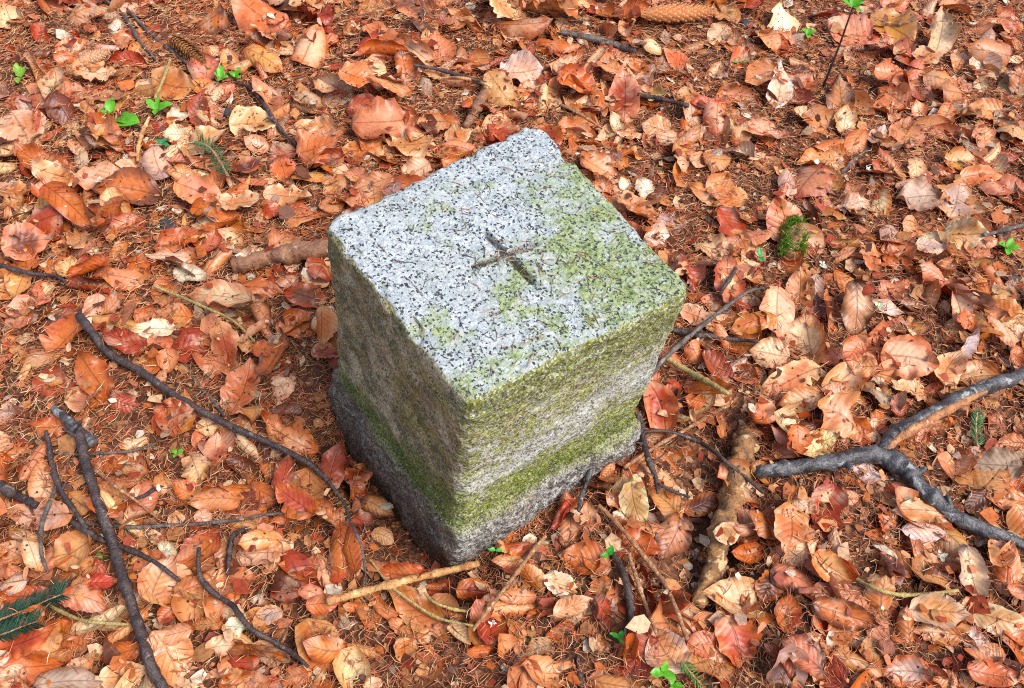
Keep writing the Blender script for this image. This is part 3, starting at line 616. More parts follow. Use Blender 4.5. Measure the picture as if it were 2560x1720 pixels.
# ------------------------------------------------------------------ the leaves one can pick out, read off the photo
# region of the photo: origin x, y and zoom; then for each leaf: base x y, tip x y, width, colour(s), form
TRACE = {
 'A': (0, 0, 2.703, """-20 140 150 110 110 PT f;440 110 660 80 85 TG d;190 215 350 185 60 R r;575 205 655 185 60 M f;800 330 870 185 120 TO f;1300 180 1530 150 120 OB d;
 1600 90 1880 220 190 OM d;1810 0 2030 130 85 P d;1940 10 2190 60 85 T f;2030 120 2240 170 90 R w;1980 330 2240 380 180 PO d;1390 320 1470 350 85 P f;770 360 990 410 95 R c;
 380 400 520 360 75 O d;220 400 300 560 55 T r;520 520 830 490 120 PT f;310 650 500 640 160 P f;600 640 870 660 120 MT f;250 700 440 760 65 M f;880 610 1050 620 75 T d;1040 560 1300 610 160 OT f;
 1290 480 1500 470 165 MB f;1690 410 1900 510 135 T d;1690 300 1880 360 90 BO r;1980 590 2150 720 95 PT d;2150 640 2320 580 120 PT f;1920 640 2120 740 70 P r;1400 740 1500 700 90 MP f;1130 780 1280 780 100 W f;
 1110 900 1260 900 85 WP f;1210 850 1320 870 65 P f;1340 670 1350 850 90 BR c;1570 830 1860 830 160 TP f;580 800 790 960 155 MO f;0 930 310 830 200 TP f;100 1000 390 1120 150 O f;540 910 800 1000 85 T f;
 790 890 860 980 70 R f;920 920 1050 1040 75 O r;1250 980 1530 920 120 TP f;1040 840 1130 850 65 R c;960 1130 1160 1080 165 PG d;2000 830 2270 860 120 TP f;1650 950 1800 990 85 P f;2030 1070 2325 1010 200 OM f;
 260 1190 560 1240 95 TP f;550 1220 850 1220 150 PT f;680 1290 1050 1300 160 OB c;620 1430 840 1440 105 O d;400 1360 640 1560 175 O c;150 1520 420 1500 170 R d;0 1300 240 1260 105 OT f;0 1380 160 1350 100 T f;
 1240 1290 1500 1390 175 MT f;1480 1390 1760 1430 130 TP f;1340 1430 1480 1500 115 O f;1550 1190 1800 1170 85 BO c;1800 1060 1990 1000 115 RB f;1830 1150 1990 1120 120 OM f;1800 1310 2100 1340 120 TP f;
 1760 1390 1920 1450 100 RO w;2100 1130 2325 1100 65 R r;1540 1510 1680 1540 85 O f;860 1160 1000 1180 105 B c;1150 1160 1310 1190 85 T f;20 330 130 360 60 R f;1230 90 1340 120 50 T d;450 1010 560 990 90 P f"""),
 'B': (860, 0, 2.703, """110 70 320 60 120 TO f;330 30 610 90 105 BM f;740 90 960 240 70 OT r;910 100 1220 130 135 TP f;1200 60 1570 140 135 TO w;1000 200 1400 220 90 O d;1320 300 1580 310 85 O d;
 150 200 380 330 125 OM f;380 290 600 440 85 PT r;530 330 740 330 145 MO f;40 500 250 450 165 TP d;80 370 420 360 70 O r;320 490 500 470 115 OB c;1070 470 1330 450 135 PW f;1390 420 1600 450 115 P f;
 970 520 1170 680 140 T f;1450 520 1650 620 165 O w;1340 610 1480 650 65 P f;1680 660 1790 640 145 OT d;1890 510 1910 785 180 RM f;1710 440 1850 480 65 T f;1920 430 2070 560 115 P f;1990 560 2170 610 85 TP f;
 2030 270 2200 290 75 P d;1890 390 2070 370 85 TM f;200 650 440 680 65 T d;0 620 190 660 125 OM f;490 830 720 790 115 TO f;80 900 490 780 195 M f;270 950 600 980 125 TP f;390 1150 570 1090 125 P f;0 980 250 990 165 OT f;
 690 900 850 870 115 TP f;970 890 1200 850 115 R w;1320 850 1460 920 115 RO c;1460 800 1700 880 115 TO f;1850 840 2020 840 65 TP d;2030 800 2210 830 105 TP f;1600 1060 1870 1140 135 MB f;1840 940 2020 990 85 OT f;
 1860 1350 2130 1420 130 OT c;2000 1190 2080 1280 95 W w;1870 1160 1950 1230 65 W f;0 1180 150 1190 65 M f;70 1290 320 1240 75 T f;1100 630 1230 570 65 T f;2240 1100 2325 1080 95 P f;1180 560 1310 540 60 P f;
 850 400 980 410 70 O c;530 490 660 500 60 T f;1300 300 1420 280 50 R f"""),
 'C': (1700, 0, 2.703, """250 100 380 60 125 T f;600 110 800 120 145 WP f;220 230 320 170 115 P f;540 250 730 200 125 MT d;1000 170 1270 250 145 TM f;1320 110 1570 280 175 YT f;1220 20 1380 40 95 MG f;
 1370 40 1540 20 85 M f;1730 390 1740 190 165 P f;1780 30 1900 90 115 T f;2140 230 2325 170 105 RT d;1930 420 2190 450 115 T d;1240 340 1540 370 95 M f;1570 370 1720 450 115 TP f;450 530 640 480 155 MO f;
 690 450 690 660 105 PW f;730 460 920 570 105 OT f;280 580 520 600 85 MO c;760 640 880 600 135 R c;1060 550 1110 750 165 TB f;1270 540 1480 580 95 M f;1350 610 1530 720 120 TO f;1650 540 1840 620 95 T d;
 1810 560 1960 600 115 MG f;1740 690 1900 680 105 T d;1930 780 2140 800 95 T f;240 700 250 880 180 MR d;400 800 690 920 155 P f;770 790 900 760 115 PT f;860 840 1020 800 155 T f;1030 830 1170 850 135 PT f;
 910 990 1100 970 85 OT d;1270 960 1540 990 140 TG f;1420 870 1630 950 155 TM f;820 1080 1110 1080 135 TO f;740 1160 980 1290 185 MR d;90 1270 440 1340 125 OT f;1860 920 2020 1040 75 G f;1960 950 2110 960 125 TM f;
 2100 880 2325 980 140 TG d;1780 1120 1980 1110 115 YO c;1530 1170 1650 1180 125 P f;1890 1240 2130 1220 105 OT d;1470 1350 1740 1340 160 G f;1740 1330 1980 1400 175 GT f;1110 1290 1240 1270 115 TM f;1060 1420 1250 1390 60 P w;
 1510 1500 1730 1520 105 TM f;1770 1520 2020 1530 95 TP f;180 1070 350 1060 115 T d;0 620 110 590 95 TM f;360 870 480 900 105 T f;2180 590 2325 610 125 OB f;860 1370 940 1568 85 B r;1990 570 2060 640 60 P f;560 880 650 950 60 O f"""),
 'D': (0, 560, 2.703, """60 200 340 130 175 BM f;350 150 470 150 105 TO f;550 40 550 210 155 T f;560 20 830 70 125 O c;170 170 190 370 180 O f;60 420 220 430 165 TM f;0 540 150 620 80 R r;390 320 560 300 135 PT f;
 480 360 740 300 85 O r;910 250 980 400 155 O f;820 210 920 270 55 R f;730 390 960 410 115 MO d;1020 240 1290 240 70 PT d;1200 380 1400 380 110 WG f;1060 160 1380 90 105 O f;1560 460 1880 440 120 O d;
 1920 520 2200 500 125 BR c;1320 540 1720 590 135 PM f;1480 530 1720 600 85 P d;1900 750 2090 630 95 O r;2080 750 2290 740 180 OT d;2130 660 2280 700 130 P d;330 900 600 720 235 O f;600 1130 620 1310 230 MT f;
 570 930 740 1180 180 O f;890 480 920 600 105 T f;700 640 860 540 85 M f;950 780 1220 790 100 WP f;1040 640 1290 640 125 TO f;720 790 980 880 95 R f;980 850 1180 830 85 M f;930 930 1080 990 125 O f;1080 960 1220 930 125 T f;
 1540 750 1540 1020 195 RM f;1570 1250 1720 960 215 OM f;1640 810 1710 910 85 T f;1710 870 1840 900 105 O f;1810 1050 1940 800 105 OB c;1050 1370 1340 1320 185 O w;1330 1380 1460 1340 120 P f;820 1500 1000 1440 70 PY d;
 1770 1300 2080 1490 175 TO w;0 1290 120 1280 125 GT f;200 1400 480 1400 110 OR w;760 1200 920 1240 130 RB d;2190 1470 2325 1500 155 R f;1820 1260 2020 1220 70 B d;2120 860 2290 900 110 RM f;1720 560 1840 700 120 MB f"""),
 'E': (0, 1140, 2.703, """20 0 80 230 90 O f;80 380 490 420 140 PT f;470 280 640 380 155 TO f;690 240 880 330 165 TM f;660 30 930 60 80 O f;790 110 950 100 95 MG f;350 720 640 580 225 T f;200 560 270 780 140 PT f;
 0 600 160 680 145 MO f;1240 130 1420 70 165 T w;1300 300 1600 280 145 MO d;1170 200 1330 260 125 O f;1890 230 1960 0 125 RB f;1890 260 2110 400 195 RO f;1740 40 1890 70 115 O w;2090 340 2310 470 115 O r;
 1700 200 1860 280 115 O f;1310 420 1420 360 115 P f;1190 740 1480 540 195 OR c;1060 560 1170 660 70 W f;1150 700 1000 970 205 TM f;1630 590 1900 560 125 T d;1540 800 1710 820 145 M f;1890 720 2160 740 165 RO c;
 2260 560 2290 800 140 OR d;540 860 780 850 90 R c;460 950 740 990 155 O d;0 870 180 850 135 PG d;0 950 300 930 105 O f;20 1250 360 1080 105 TO f;20 1320 400 1230 135 RO w;0 1430 410 1410 145 O f;360 1150 520 1250 165 O w;
 530 1230 860 1050 70 P r;650 1350 930 1280 135 O f;410 1450 580 1380 105 T f;690 1500 980 1450 165 TP f;280 1540 660 1520 140 G d;1060 1100 1160 1000 110 O c;1280 1120 1480 1110 105 TO f;1020 1250 1290 1210 65 T d;
 1690 1080 1880 1010 115 GT f;1520 1150 1680 1160 125 WP w;1390 1280 1570 1260 125 PT w;1570 1290 1970 1340 110 OB r;1530 1390 1730 1390 65 R d;1870 1500 2060 1440 135 TO w;2070 1300 2325 1350 175 OR d;1480 1530 1820 1510 115 O f;
 1840 930 2060 950 75 R d;2050 930 2230 990 85 M f;2100 1040 2290 1020 115 OR d;1180 880 1380 940 95 T f;990 480 1080 560 80 TP f;860 700 980 630 70 TO d"""),
 'F': (1700, 560, 2.703, """100 80 360 170 135 P f;420 80 600 110 90 MT d;300 240 340 510 195 MR f;0 230 150 430 115 RB w;810 320 830 540 175 OM f;650 470 650 760 230 P f;350 720 610 650 125 OY d;840 610 920 920 245 PO f;
 1150 460 1220 740 185 MB f;840 580 1010 570 95 BR f;1220 220 1340 340 95 OT f;1200 180 1350 240 75 M f;1600 330 1820 390 115 MR d;1780 440 2080 640 95 BM r;2050 540 2250 650 135 OT f;2110 640 2240 830 115 PT d;
 2110 400 2270 500 85 TP d;1590 170 1780 190 75 GP f;1770 60 2040 120 155 TP w;1850 640 2020 680 85 O f;490 850 720 900 155 P f;620 800 720 790 135 TP f;560 1130 890 980 195 MP f;690 1230 940 1160 155 TO f;
 1080 880 1200 950 145 M f;1100 990 1280 1030 105 T f;1120 1080 1020 1260 225 MT f;900 1250 1190 1380 200 MT w;900 1490 1060 1430 125 PT w;1080 1420 1290 1390 155 O w;1360 900 1690 960 225 PO f;1440 1090 1700 1120 125 TP f;
 1880 850 1740 1090 190 TP f;1910 1010 2160 990 165 TO f;1930 890 1940 720 75 W v;60 810 170 930 115 M d;170 850 320 1040 155 R c;50 1090 350 1190 125 O c;40 1180 160 1210 95 O d;350 960 530 990 95 BO c;770 1400 800 1568 175 O f;
 430 1310 640 1390 80 O d;1410 1230 1520 1250 120 MR f;1660 1360 1840 1320 115 TO f;1830 1440 1920 1370 75 O f;1930 1560 2160 1540 115 G f;2170 1470 2325 1460 105 TO f;2070 1180 2180 1200 65 T c;2000 1200 2090 1240 65 O f;
 1120 1120 1270 1200 50 PY f;2230 880 2325 900 115 OR f;2240 700 2325 760 105 P f;1310 1260 1380 1330 85 O f;1350 220 1480 260 60 O c;20 560 250 640 100 TP f"""),
 'G': (1700, 1140, 2.703, """1960 60 2250 120 180 G f;2060 250 2325 320 125 TO f;100 270 310 180 125 BO d;380 640 570 620 135 O c;740 400 720 680 245 OT f;470 400 620 520 135 O d;1040 270 1200 310 75 T f;1370 400 1430 600 155 MO f;
 1500 500 1760 520 155 PW d;1460 380 1820 400 95 TP d;2040 660 2210 690 175 OT c;1900 650 2030 980 155 PG f;850 760 1080 900 155 TO f;1340 690 1440 900 120 BG r;1300 880 1340 1110 195 OT d;620 790 850 880 175 MB d;
 620 800 570 970 190 BO f;710 950 740 1190 175 O f;890 1050 1280 1150 100 OB c;880 1110 1100 1220 135 RM f;1540 1060 1880 1090 205 TG f;1980 1070 2325 1180 155 TP d;1480 1060 1560 1300 125 O d;1570 1180 1870 1210 95 TO f;
 330 1110 440 1420 255 RO f;30 1290 260 1280 165 M f;190 1080 330 1100 105 WP f;660 1300 900 1480 205 MB f;770 1290 940 1280 135 P f;980 1220 1190 1200 145 MO f;1180 1340 1370 1330 165 TO f;1500 1360 1540 1568 275 GO f;
 1890 1340 2070 1440 145 O c;2000 1310 2150 1400 135 TO f;2190 940 2325 950 105 MO f;1770 1390 1900 1440 75 R f;1900 1490 2250 1530 115 O f;880 1520 980 1430 65 P f;560 1320 720 1540 85 RB r;1700 1500 1850 1530 115 TM f;
 230 540 410 520 135 TP f;270 670 380 700 75 P w;750 330 880 420 105 PT f;560 470 650 560 90 M f;2200 160 2325 220 110 O f"""),
 'H': (860, 1140, 2.703, """1060 590 1340 560 125 RO d;1020 700 1230 660 75 T d;1400 430 1540 280 80 R r;1540 370 1530 610 145 MB f;1650 290 1680 470 115 TM f;1480 640 1790 720 200 O f;1830 570 2130 600 205 O f;2290 400 2180 660 225 MB f;
 1900 170 2010 470 165 TP f;2090 200 2280 390 155 TO f;1770 240 1890 330 95 O f;1190 750 1330 900 150 OT d;1360 830 1560 900 135 PW w;1690 850 1830 940 125 TO f;780 860 1000 880 155 RO d;900 1130 990 960 135 M f;1030 960 1280 970 95 T d;
 1420 1100 1650 1010 135 TP d;1660 1020 1830 1080 175 RB w;1170 1110 1190 1260 110 OT d;1040 1200 1100 1350 150 TO v;1210 1330 1400 1280 125 PT c;1390 1230 1540 1160 115 RO c;1240 1080 1430 1020 105 O r;310 910 690 1150 205 OT f;
 170 940 350 1060 90 TO d;560 890 780 960 135 TM f;660 1060 850 1120 80 BO f;310 1130 560 1180 115 TM f;410 1230 410 1390 145 OT f;20 500 60 780 155 O d;200 720 330 730 70 M f;230 770 520 790 85 OR f;530 750 680 740 60 O d;
 0 980 150 1020 75 OT r;180 390 310 440 115 TM d;40 360 190 430 115 RB f;60 0 80 200 115 R f;2060 1230 2230 1480 275 TG f;1960 1240 1900 1420 115 O r;1650 1280 1790 1280 115 OT w;2110 1050 2325 980 135 BR c;1840 900 2070 870 95 TP f;
 840 1340 1000 1320 65 O f;130 1540 250 1520 85 P f;1900 90 2040 30 85 RO f;460 1480 580 1450 80 TP w;1740 130 1830 40 60 T f;2040 40 2120 120 90 TM v"""),
 'N': (780, 760, 2.306, """1960 450 2080 680 190 RM c;60 1010 150 760 115 R f;190 1010 270 800 135 RO w;150 1310 190 1560 155 O d;270 1000 440 1080 110 TB d;1850 900 1930 830 60 T f;2000 800 2130 900 110 O d"""),
}
lr = np.random.default_rng(5)
def parse_traced():
    out = []
    for key, (ox, oy, zm, txt) in TRACE.items():
        for e in txt.replace('\n', ' ').split(';'):
            q = e.split()
            x0, y0, x1, y1, w = (float(v) for v in q[:5])
            P0 = unproject(ox + x0 / zm, oy + y0 / zm, .012); P1 = unproject(ox + x1 / zm, oy + y1 / zm, .012)
            dx, dy = x1 - x0, y1 - y0; ln = math.hypot(dx, dy); cx, cy = (x0 + x1) / 2, (y0 + y1) / 2
            A = unproject(ox + (cx - dy / ln * w / 2) / zm, oy + (cy + dx / ln * w / 2) / zm, .012); B = unproject(ox + (cx + dy / ln * w / 2) / zm, oy + (cy - dx / ln * w / 2) / zm, .012)
            L = np.linalg.norm(P1 - P0); d = (P1 - P0) / L; per = np.array([-d[1], d[0], 0]); Wd = abs((B - A) @ per)
            if lr.random() < .5: d = -d
            form = q[6]
            if form in 'rn': Wd *= 1.7
            elif form in 'cd': Wd *= 1.12; L *= 1.05
            # leaves whose cross axis is the longer one were traced across
            if Wd > L * 1.05: L, Wd, d = Wd, L, np.array([-d[1], d[0], 0])
            L *= 1.16; Wd = min(max(Wd * 1.12, .46 * L), .92 * L)
            out.append(dict(c=(P0 + P1) / 2, L=min(max(L, .022), .118), W=Wd, yaw=math.atan2(d[1], d[0]), code=q[5], form=form, px=(ox + cx / zm, oy + cy / zm)))
    return out
LV = parse_traced()
LV.sort(key=lambda e: -e['L'] * e['W'])
for k, e in enumerate(LV): e['own'] = k < 300; e['key'] = e['L'] * e['W'] * lr.uniform(.6, 1.5)
OWN = []
for e in sorted(LV, key=lambda e: e['key']):
    f = e['form']
    V, Fq, ST = leaf_geo(e['L'], e['W'], lr, rag=lr.choice([.008, .016, .05], p=[.5, .3, .2]) if f != 'w' else .06, **shape_args(f, lr))
    # a slight lean towards the viewer or away, as dry leaves catch on each other
    ti = .20 if f == 'f' else .28
    Rm = rot(e['yaw'], lr.normal(0, ti), lr.normal(0, ti))
    if f == 'v': Rm = rot(e['yaw'], -.8, .4)
    lean = Matrix.Rotation(lr.uniform(-.05, .42), 3, 'X')
    V = V @ (np.array(lean) @ Rm).T
    V[:, :2] += e['c'][:2]
    off = settle(V[:, 0], V[:, 1], V[:, 2], 90); V[:, 2] += off
    at = leaf_attrs(ST, e['code'], lr)
    if e['own']:
        org = np.array([e['c'][0], e['c'][1], V[:, 2].min()])
        o = link('beech_leaf', mesh_np('beech_leaf', V - org, Fq, at), M_LEAF, loc=org)
        e['o'] = o; OWN.append(e)
    else:
        FILL.add(V, Fq, at)
filler(90, 60, rng, .028, .05, .2)
fl = tag(link('leaf_litter', FILL.mesh('leaf_litter'), M_LEAF), 'layers of smaller brown beech leaves filling the litter', 'leaf litter', kind='stuff')
CB.add(*crumbs(3800, 300, rng, .003, .012))
tag(link('leaf_crumbs', CB.mesh('leaf_crumbs'), M_FRAG), 'small torn crumbs of dry leaves strewn over the litter', 'leaf crumbs', kind='stuff')
NB.add(*needle_layer(6500, 1200, .25, .0012, rng))
tag(link('needle_litter', NB.mesh('needle_litter'), M_NEEDLE), 'reddish brown spruce needles carpeting the ground between leaves', 'needle litter', kind='stuff')

# needles fallen on the stone's top
nr_ = np.random.default_rng(21)
px = []
def on_top(n, lo, hi):
    out = []
    while len(out) < n:
        su, sv_ = nr_.uniform(-.94, .94, 2)
        if nr_.random() < (.25 + .75 * (1 / (1 + math.exp(-(su * .8 - sv_ * 1.6) * 2)))): out.append(bil(TOPC, np.array([su]), np.array([sv_]))[0])
    return np.array(out)
pts = on_top(150, 0, 1)
for a, b in CROSS:
    t_ = nr_.uniform(.05, .95, 9)[:, None]; pts = np.vstack([pts, a + (b - a) * t_ + nr_.normal(0, .002, (9, 2))])
Vn, Fn, An = needles(pts[:, 0], pts[:, 1], np.full(len(pts), SH + .0012), .04, nr_, .008, .019, .00048, np.array([(.30, .11, .05), (.40, .2, .1), (.10, .06, .04), (.34, .26, .12), (.05, .04, .03)]))
NT_ = Bag(); NT_.add(Vn, Fn, An)
for a, b in CROSS:          # needles washed into the cut arms of the cross
    k = 9; t_ = nr_.uniform(.08, .92, k)[:, None]; p_ = a + (b - a) * t_ + nr_.normal(0, .0012, (k, 2))
    NT_.add(*needles(p_[:, 0], p_[:, 1], np.full(k, SH - .0025), .03, nr_, .010, .020, .0006, np.array([(.10, .05, .025), (.05, .03, .02), (.20, .08, .035)]), math.atan2(*(b - a)[::-1])))
o = link('fallen_needles', NT_.mesh('fallen_needles'), M_NEEDLE); o.matrix_world = MSTONE
tag(o, 'dry spruce needles strewn over the top of the granite stone', 'needles', kind='stuff')

# ------------------------------------------------------------------ twigs and branches
def catmull(P, n):
    P = np.asarray(P, float); Q = np.vstack([2 * P[0] - P[1], P, 2 * P[-1] - P[-2]]); out = []
    m = len(P) - 1
    for u in np.linspace(0, m, n):
        i = min(int(u), m - 1); t = u - i; a, b, c, d = Q[i:i + 4]
        out.append(.5 * ((2 * b) + (c - a) * t + (2 * a - 5 * b + 4 * c - d) * t * t + (3 * b - a - 3 * c + d) * t ** 3))
    return np.array(out)
def tube(P, rad, r, sides=9, bumpy=.10, knots=0, cap=True, gnarl=0.0):
    n = len(P); T = np.gradient(P, axis=0); T /= np.linalg.norm(T, axis=1)[:, None]
    up = np.array([0, 0, 1.0]); V = []
    rad = np.asarray(rad) * (1 + bumpy * r.normal(0, .5, n))
    for _ in range(knots):
        k = r.integers(1, n - 1); rad = rad * (1 + .22 * np.exp(-((np.arange(n) - k) / .9) ** 2))
    for i in range(n):
        a = np.cross(up, T[i]); a /= np.linalg.norm(a) + 1e-9; b = np.cross(T[i], a)
        for k in range(sides):
            an = 2 * math.pi * k / sides; rr = rad[i] * (1 + bumpy * .5 * r.normal()); di = math.cos(an) * a + math.sin(an) * b
            if gnarl:
                q = Vector(P[i] + rad[i] * di); rr *= 1 + gnarl * (mnoise.noise(q * 45) + .6 * mnoise.noise(q * 110) + .45 * mnoise.noise(q * 260))
            V.append(P[i] + rr * di)
    idx = np.arange(n * sides).reshape(n, sides); nx_ = np.roll(idx, -1, 1)
    Fq = np.stack([idx[:-1], nx_[:-1], nx_[1:], idx[1:]], -1).reshape(-1, 4).tolist()
    V = np.array(V)
    if cap:
        for e, ring in ((0, idx[0]), (n - 1, idx[-1])):
            V = np.vstack([V, P[e] + (T[e] if e else -T[e]) * rad[e] * .15]); c = len(V) - 1
            for k in range(0, sides - 1, 2):
                q = [ring[k], ring[(k + 1) % sides], ring[(k + 2) % sides], c]; Fq.append(q if e else q[::-1])
            if sides % 2: Fq.append([ring[-1], ring[0], c, c] if False else [ring[sides - 1], ring[0], c, ring[sides - 1]])
    return V, Fq
def clean(V, Fq): return [tuple(dict.fromkeys(f)) for f in Fq]
def link_tube(name, V, Fq, mat, parent=None):
    me = bpy.data.meshes.new(name); o0 = V[0].copy() if parent is None else np.zeros(3)
    me.from_pydata((V - o0).tolist(), [], clean(V, Fq)); me.update(); me.polygons.foreach_set('use_smooth', np.ones(len(me.polygons), bool))
    return link(name, me, mat, parent, loc=o0 if parent is None else None)
def path3(pts, rads_px, conv, lift=0.0, n=None, hug=.6, zs=None):
    """photo points -> path resting on the litter; radii in photo px"""
    pts = [conv(*p) for p in pts]; n = n or max(16, 9 * len(pts))
    XY = np.array([unproject(a, b, .02)[:2] for a, b in pts]); Q = catmull(np.column_stack([XY, np.zeros(len(XY))]), n)
    rp = np.interp(np.linspace(0, 1, n), np.linspace(0, 1, len(rads_px)), rads_px)
    depth = (np.column_stack([Q[:, :2], np.zeros(n)]) - np.array([0, 0, CAMZ])) @ FWD
    rad = rp * depth / FPX
    i, j = cells(Q[:, 0], Q[:, 1]); h = HM[i, j].copy()
    for _ in range(3):
        m = np.maximum(h, np.concatenate([[h[0]], h[:-1]]) * .5 + np.concatenate([h[1:], [h[-1]]]) * .5); h = .5 * m + .25 * np.concatenate([[m[0]], m[:-1]]) + .25 * np.concatenate([m[1:], [m[-1]]])
    for _ in range(int(n * hug)): h = .5 * h + .25 * np.concatenate([[h[0]], h[:-1]]) + .25 * np.concatenate([h[1:], [h[-1]]])
    Q[:, 2] = h + rad * .6
    Q[:, 2] += max(0, np.percentile(HM[i, j] - (Q[:, 2] - rad * .5), 93)) + lift
    if zs is not None: Q[:, 2] += np.interp(np.linspace(0, 1, n), np.linspace(0, 1, len(zs)), zs)
    # keep the traced place in the picture although the twig lies above the plane it was traced on
    for k in range(n):
        X, Y = project([Q[k, 0], Q[k, 1], .02]); q = unproject(X, Y, Q[k, 2]); Q[k, :2] = q[:2]
    return Q, rad
disp = lambda x, y: (x * 1.0969, y * 1.0969)
reg = lambda ox, oy, zm: (lambda x, y: (ox + x / zm, oy + y / zm))
RA, RB_, RC_, RD, RE, RF, RG_, RH = (reg(*TRACE[k][:3]) for k in 'ABCDEFGH'); RN = reg(780, 760, 2.306); RQ = reg(1560, 960, 3.733); RZ = reg(1500, 600, 3.733); RY = reg(700, 900, 2.904)
tr = np.random.default_rng(8)
def twig(pts, rad, conv, mat, label, lift=0.0, knots=3, buds=0, name='twig', hug=.6, zs=None, group=None, sides=9):
    Q, r_ = path3(pts, rad, conv, lift, hug=hug, zs=zs)
    V, Fq = tube(Q, r_, tr, sides=sides, bumpy=.07, knots=knots + 2, gnarl=.28)
    root = link_tube(name, V, Fq, mat)
    for b in range(buds):
        k = int(tr.integers(1, len(Q) - 2)); a = tr.uniform(0, 6.28); d = np.array([math.cos(a), math.sin(a), tr.uniform(.1, .6)]); ln = tr.uniform(.008, .03)
        P = np.array([Q[k], Q[k] + d * ln * .5, Q[k] + d * ln + np.array([0, 0, -.002])]); rr = r_[k] * np.array([.5, .38, .2])
        Vb, Fb = tube(catmull(P, 6), np.interp(np.linspace(0, 1, 6), [0, .5, 1], rr), tr, sides=6, bumpy=.1)
        sb = link_tube('side_shoot', Vb - np.array(root.location), Fb, mat, root)
    tag(root, label, 'twig', group or 'fallen twigs'); return root, Q, r_

# the forked branch on the right: limb, second limb, stripped wood and broken end are its parts
fb = empty('forked_branch', (*unproject(2190, 1140, 0)[:2], .03))
Q, r_ = path3([(1722, 1076), (1800, 1066), (1900, 1052), (1985, 1036), (2050, 1060), (2105, 1118), (2180, 1176), (2260, 1214), (2345, 1246)], [14, 19, 20, 23, 26, 21, 17, 19, 15], disp, hug=1.2, n=110)
V, Fq = tube(Q, r_, tr, sides=22, bumpy=.03, knots=5, gnarl=.34); Q1 = Q
lb = link_tube('limb', V - np.array(fb.location), Fq, M_BRANCH, fb)
Q, r_ = path3([(2000, 1040), (2030, 1002), (2080, 968), (2150, 930), (2230, 890), (2345, 850)], [17, 20, 21, 20, 18, 17], disp, hug=1.2, n=84, lift=.002)
Q[:9, 2] = np.linspace(Q1[48, 2], Q[9, 2], 10)[:9]
V, Fq = tube(Q, r_, tr, sides=20, bumpy=.03, knots=3, gnarl=.3)
l2 = link_tube('side_limb', V - np.array(fb.location), Fq, M_BRANCH, fb)
Qp, rp = path3([(1995, 1035), (2050, 1000), (2120, 964), (2190, 926), (2240, 900)], [5, 12, 13, 10, 4], disp, hug=1.2, n=40)
Qp[:, 2] = np.interp(Qp[:, 0], Q[:, 0], Q[:, 2]); k_ = np.array([np.interp(Qp[:, 0], Q[:, 0], Q[:, 1]), ]).T[:, 0]
Qp[:, 1] = k_ - .0080; Qp[:, 2] += .0060
V, Fq = tube(Qp, rp * 1.0, tr, sides=14, bumpy=.06, gnarl=.35)
pw = link_tube('stripped_wood', V - np.array(fb.location), Fq, M_PEEL, fb); pw['label'] = 'orange wood where the bark has peeled off'
Qe, re_ = path3([(1702, 1078), (1712, 1077), (1724, 1076)], [14, 16, 16], disp, hug=1.2, n=5); Qe[:, 2] = Q1[0, 2]
V, Fq = tube(Qe, re_, tr, sides=11, bumpy=.2); be = link_tube('broken_end', V - np.array(fb.location), Fq, M_PEEL, fb); be['label'] = 'reddish broken end of the limb'
for ku, dv in ((30, (.3, -.9, .5)), (62, (.7, .5, .6)), (80, (-.3, .8, .5))):
    P0_ = Q1[ku]; d_ = np.array(dv) / np.linalg.norm(dv); Vk, Fk = tube(catmull([P0_, P0_ + d_ * .014, P0_ + d_ * .022], 7), np.linspace(.0055, .0032, 7), tr, sides=9, bumpy=.12, gnarl=.4)
    link_tube('snag', Vk - np.array(fb.location), Fk, M_BRANCH, fb)
tag(fb, 'thick grey forked branch with orange stripped wood at the right edge', 'branch')

twig([(180, 718), (215, 765), (250, 806), (330, 852), (420, 915), (520, 968), (620, 1012), (700, 1054), (748, 1095)], [10, 10, 10, 9.5, 9, 8, 8, 7, 6], disp, M_TWIG, 'long straight dark brown twig pointing at the stone from the left', buds=2)
twig([(745, 1092), (780, 1140), (800, 1190), (822, 1240), (832, 1300), (836, 1360)], [5, 4.2, 3.6, 3.2, 2.6, 2], disp, M_TWIGG, 'thin greenish twig arching up beside the foot of the stone', lift=.012, buds=3)
twig([(180, 985), (196, 1060), (222, 1140), (252, 1225), (276, 1300), (302, 1385), (326, 1455), (345, 1520), (380, 1580)], [12, 13, 13, 13, 13, 13, 13, 13, 13], disp, M_TWIG, 'thickest dark twig running down the lower left', lift=.006, knots=5, buds=1)
twig([(122, 930), (150, 955), (185, 988), (214, 1012)], [10, 12, 13, 13], disp, M_BRANCH, 'short thick grey glossy stub across the thickest dark twig')
twig([(310, 1400), (335, 1500), (340, 1568), (385, 1740), (440, 1850), (520, 1960), (585, 2060)], [5, 6, 7, 7, 7, 6, 6], RD, M_TWIG, 'dark side twig curving into the thickest twig from its left', buds=1, lift=.003)
twig([(370, 1545), (520, 1558), (700, 1550), (900, 1530), (1060, 1480)], [3.5, 4, 4, 3.5, 2.5], RD, M_TWIGG, 'thin grey twig lying level left of the long straight twig')
twig([(490, 440), (600, 520), (720, 580), (900, 645), (1050, 720), (1215, 845)], [8, 8, 7, 7, 6, 5], RE, M_TWIG, 'dark crooked twig passing under the thickest twig', knots=4)
twig([(560, 450), (700, 470), (900, 482), (1100, 470), (1300, 462), (1600, 432), (1800, 395), (2060, 378)], [6, 6, 5.5, 5, 4.5, 4, 3, 2], RE, M_TWIGG, 'long thin grey green twig running right from the thickest twig', buds=2)
twig([(375, 220), (330, 330), (280, 470), (275, 600), (290, 700), (325, 790)], [5, 5.5, 5.5, 5, 4, 3], RE, M_TWIGG, 'thin bent grey twig left of the thickest twig', buds=1)
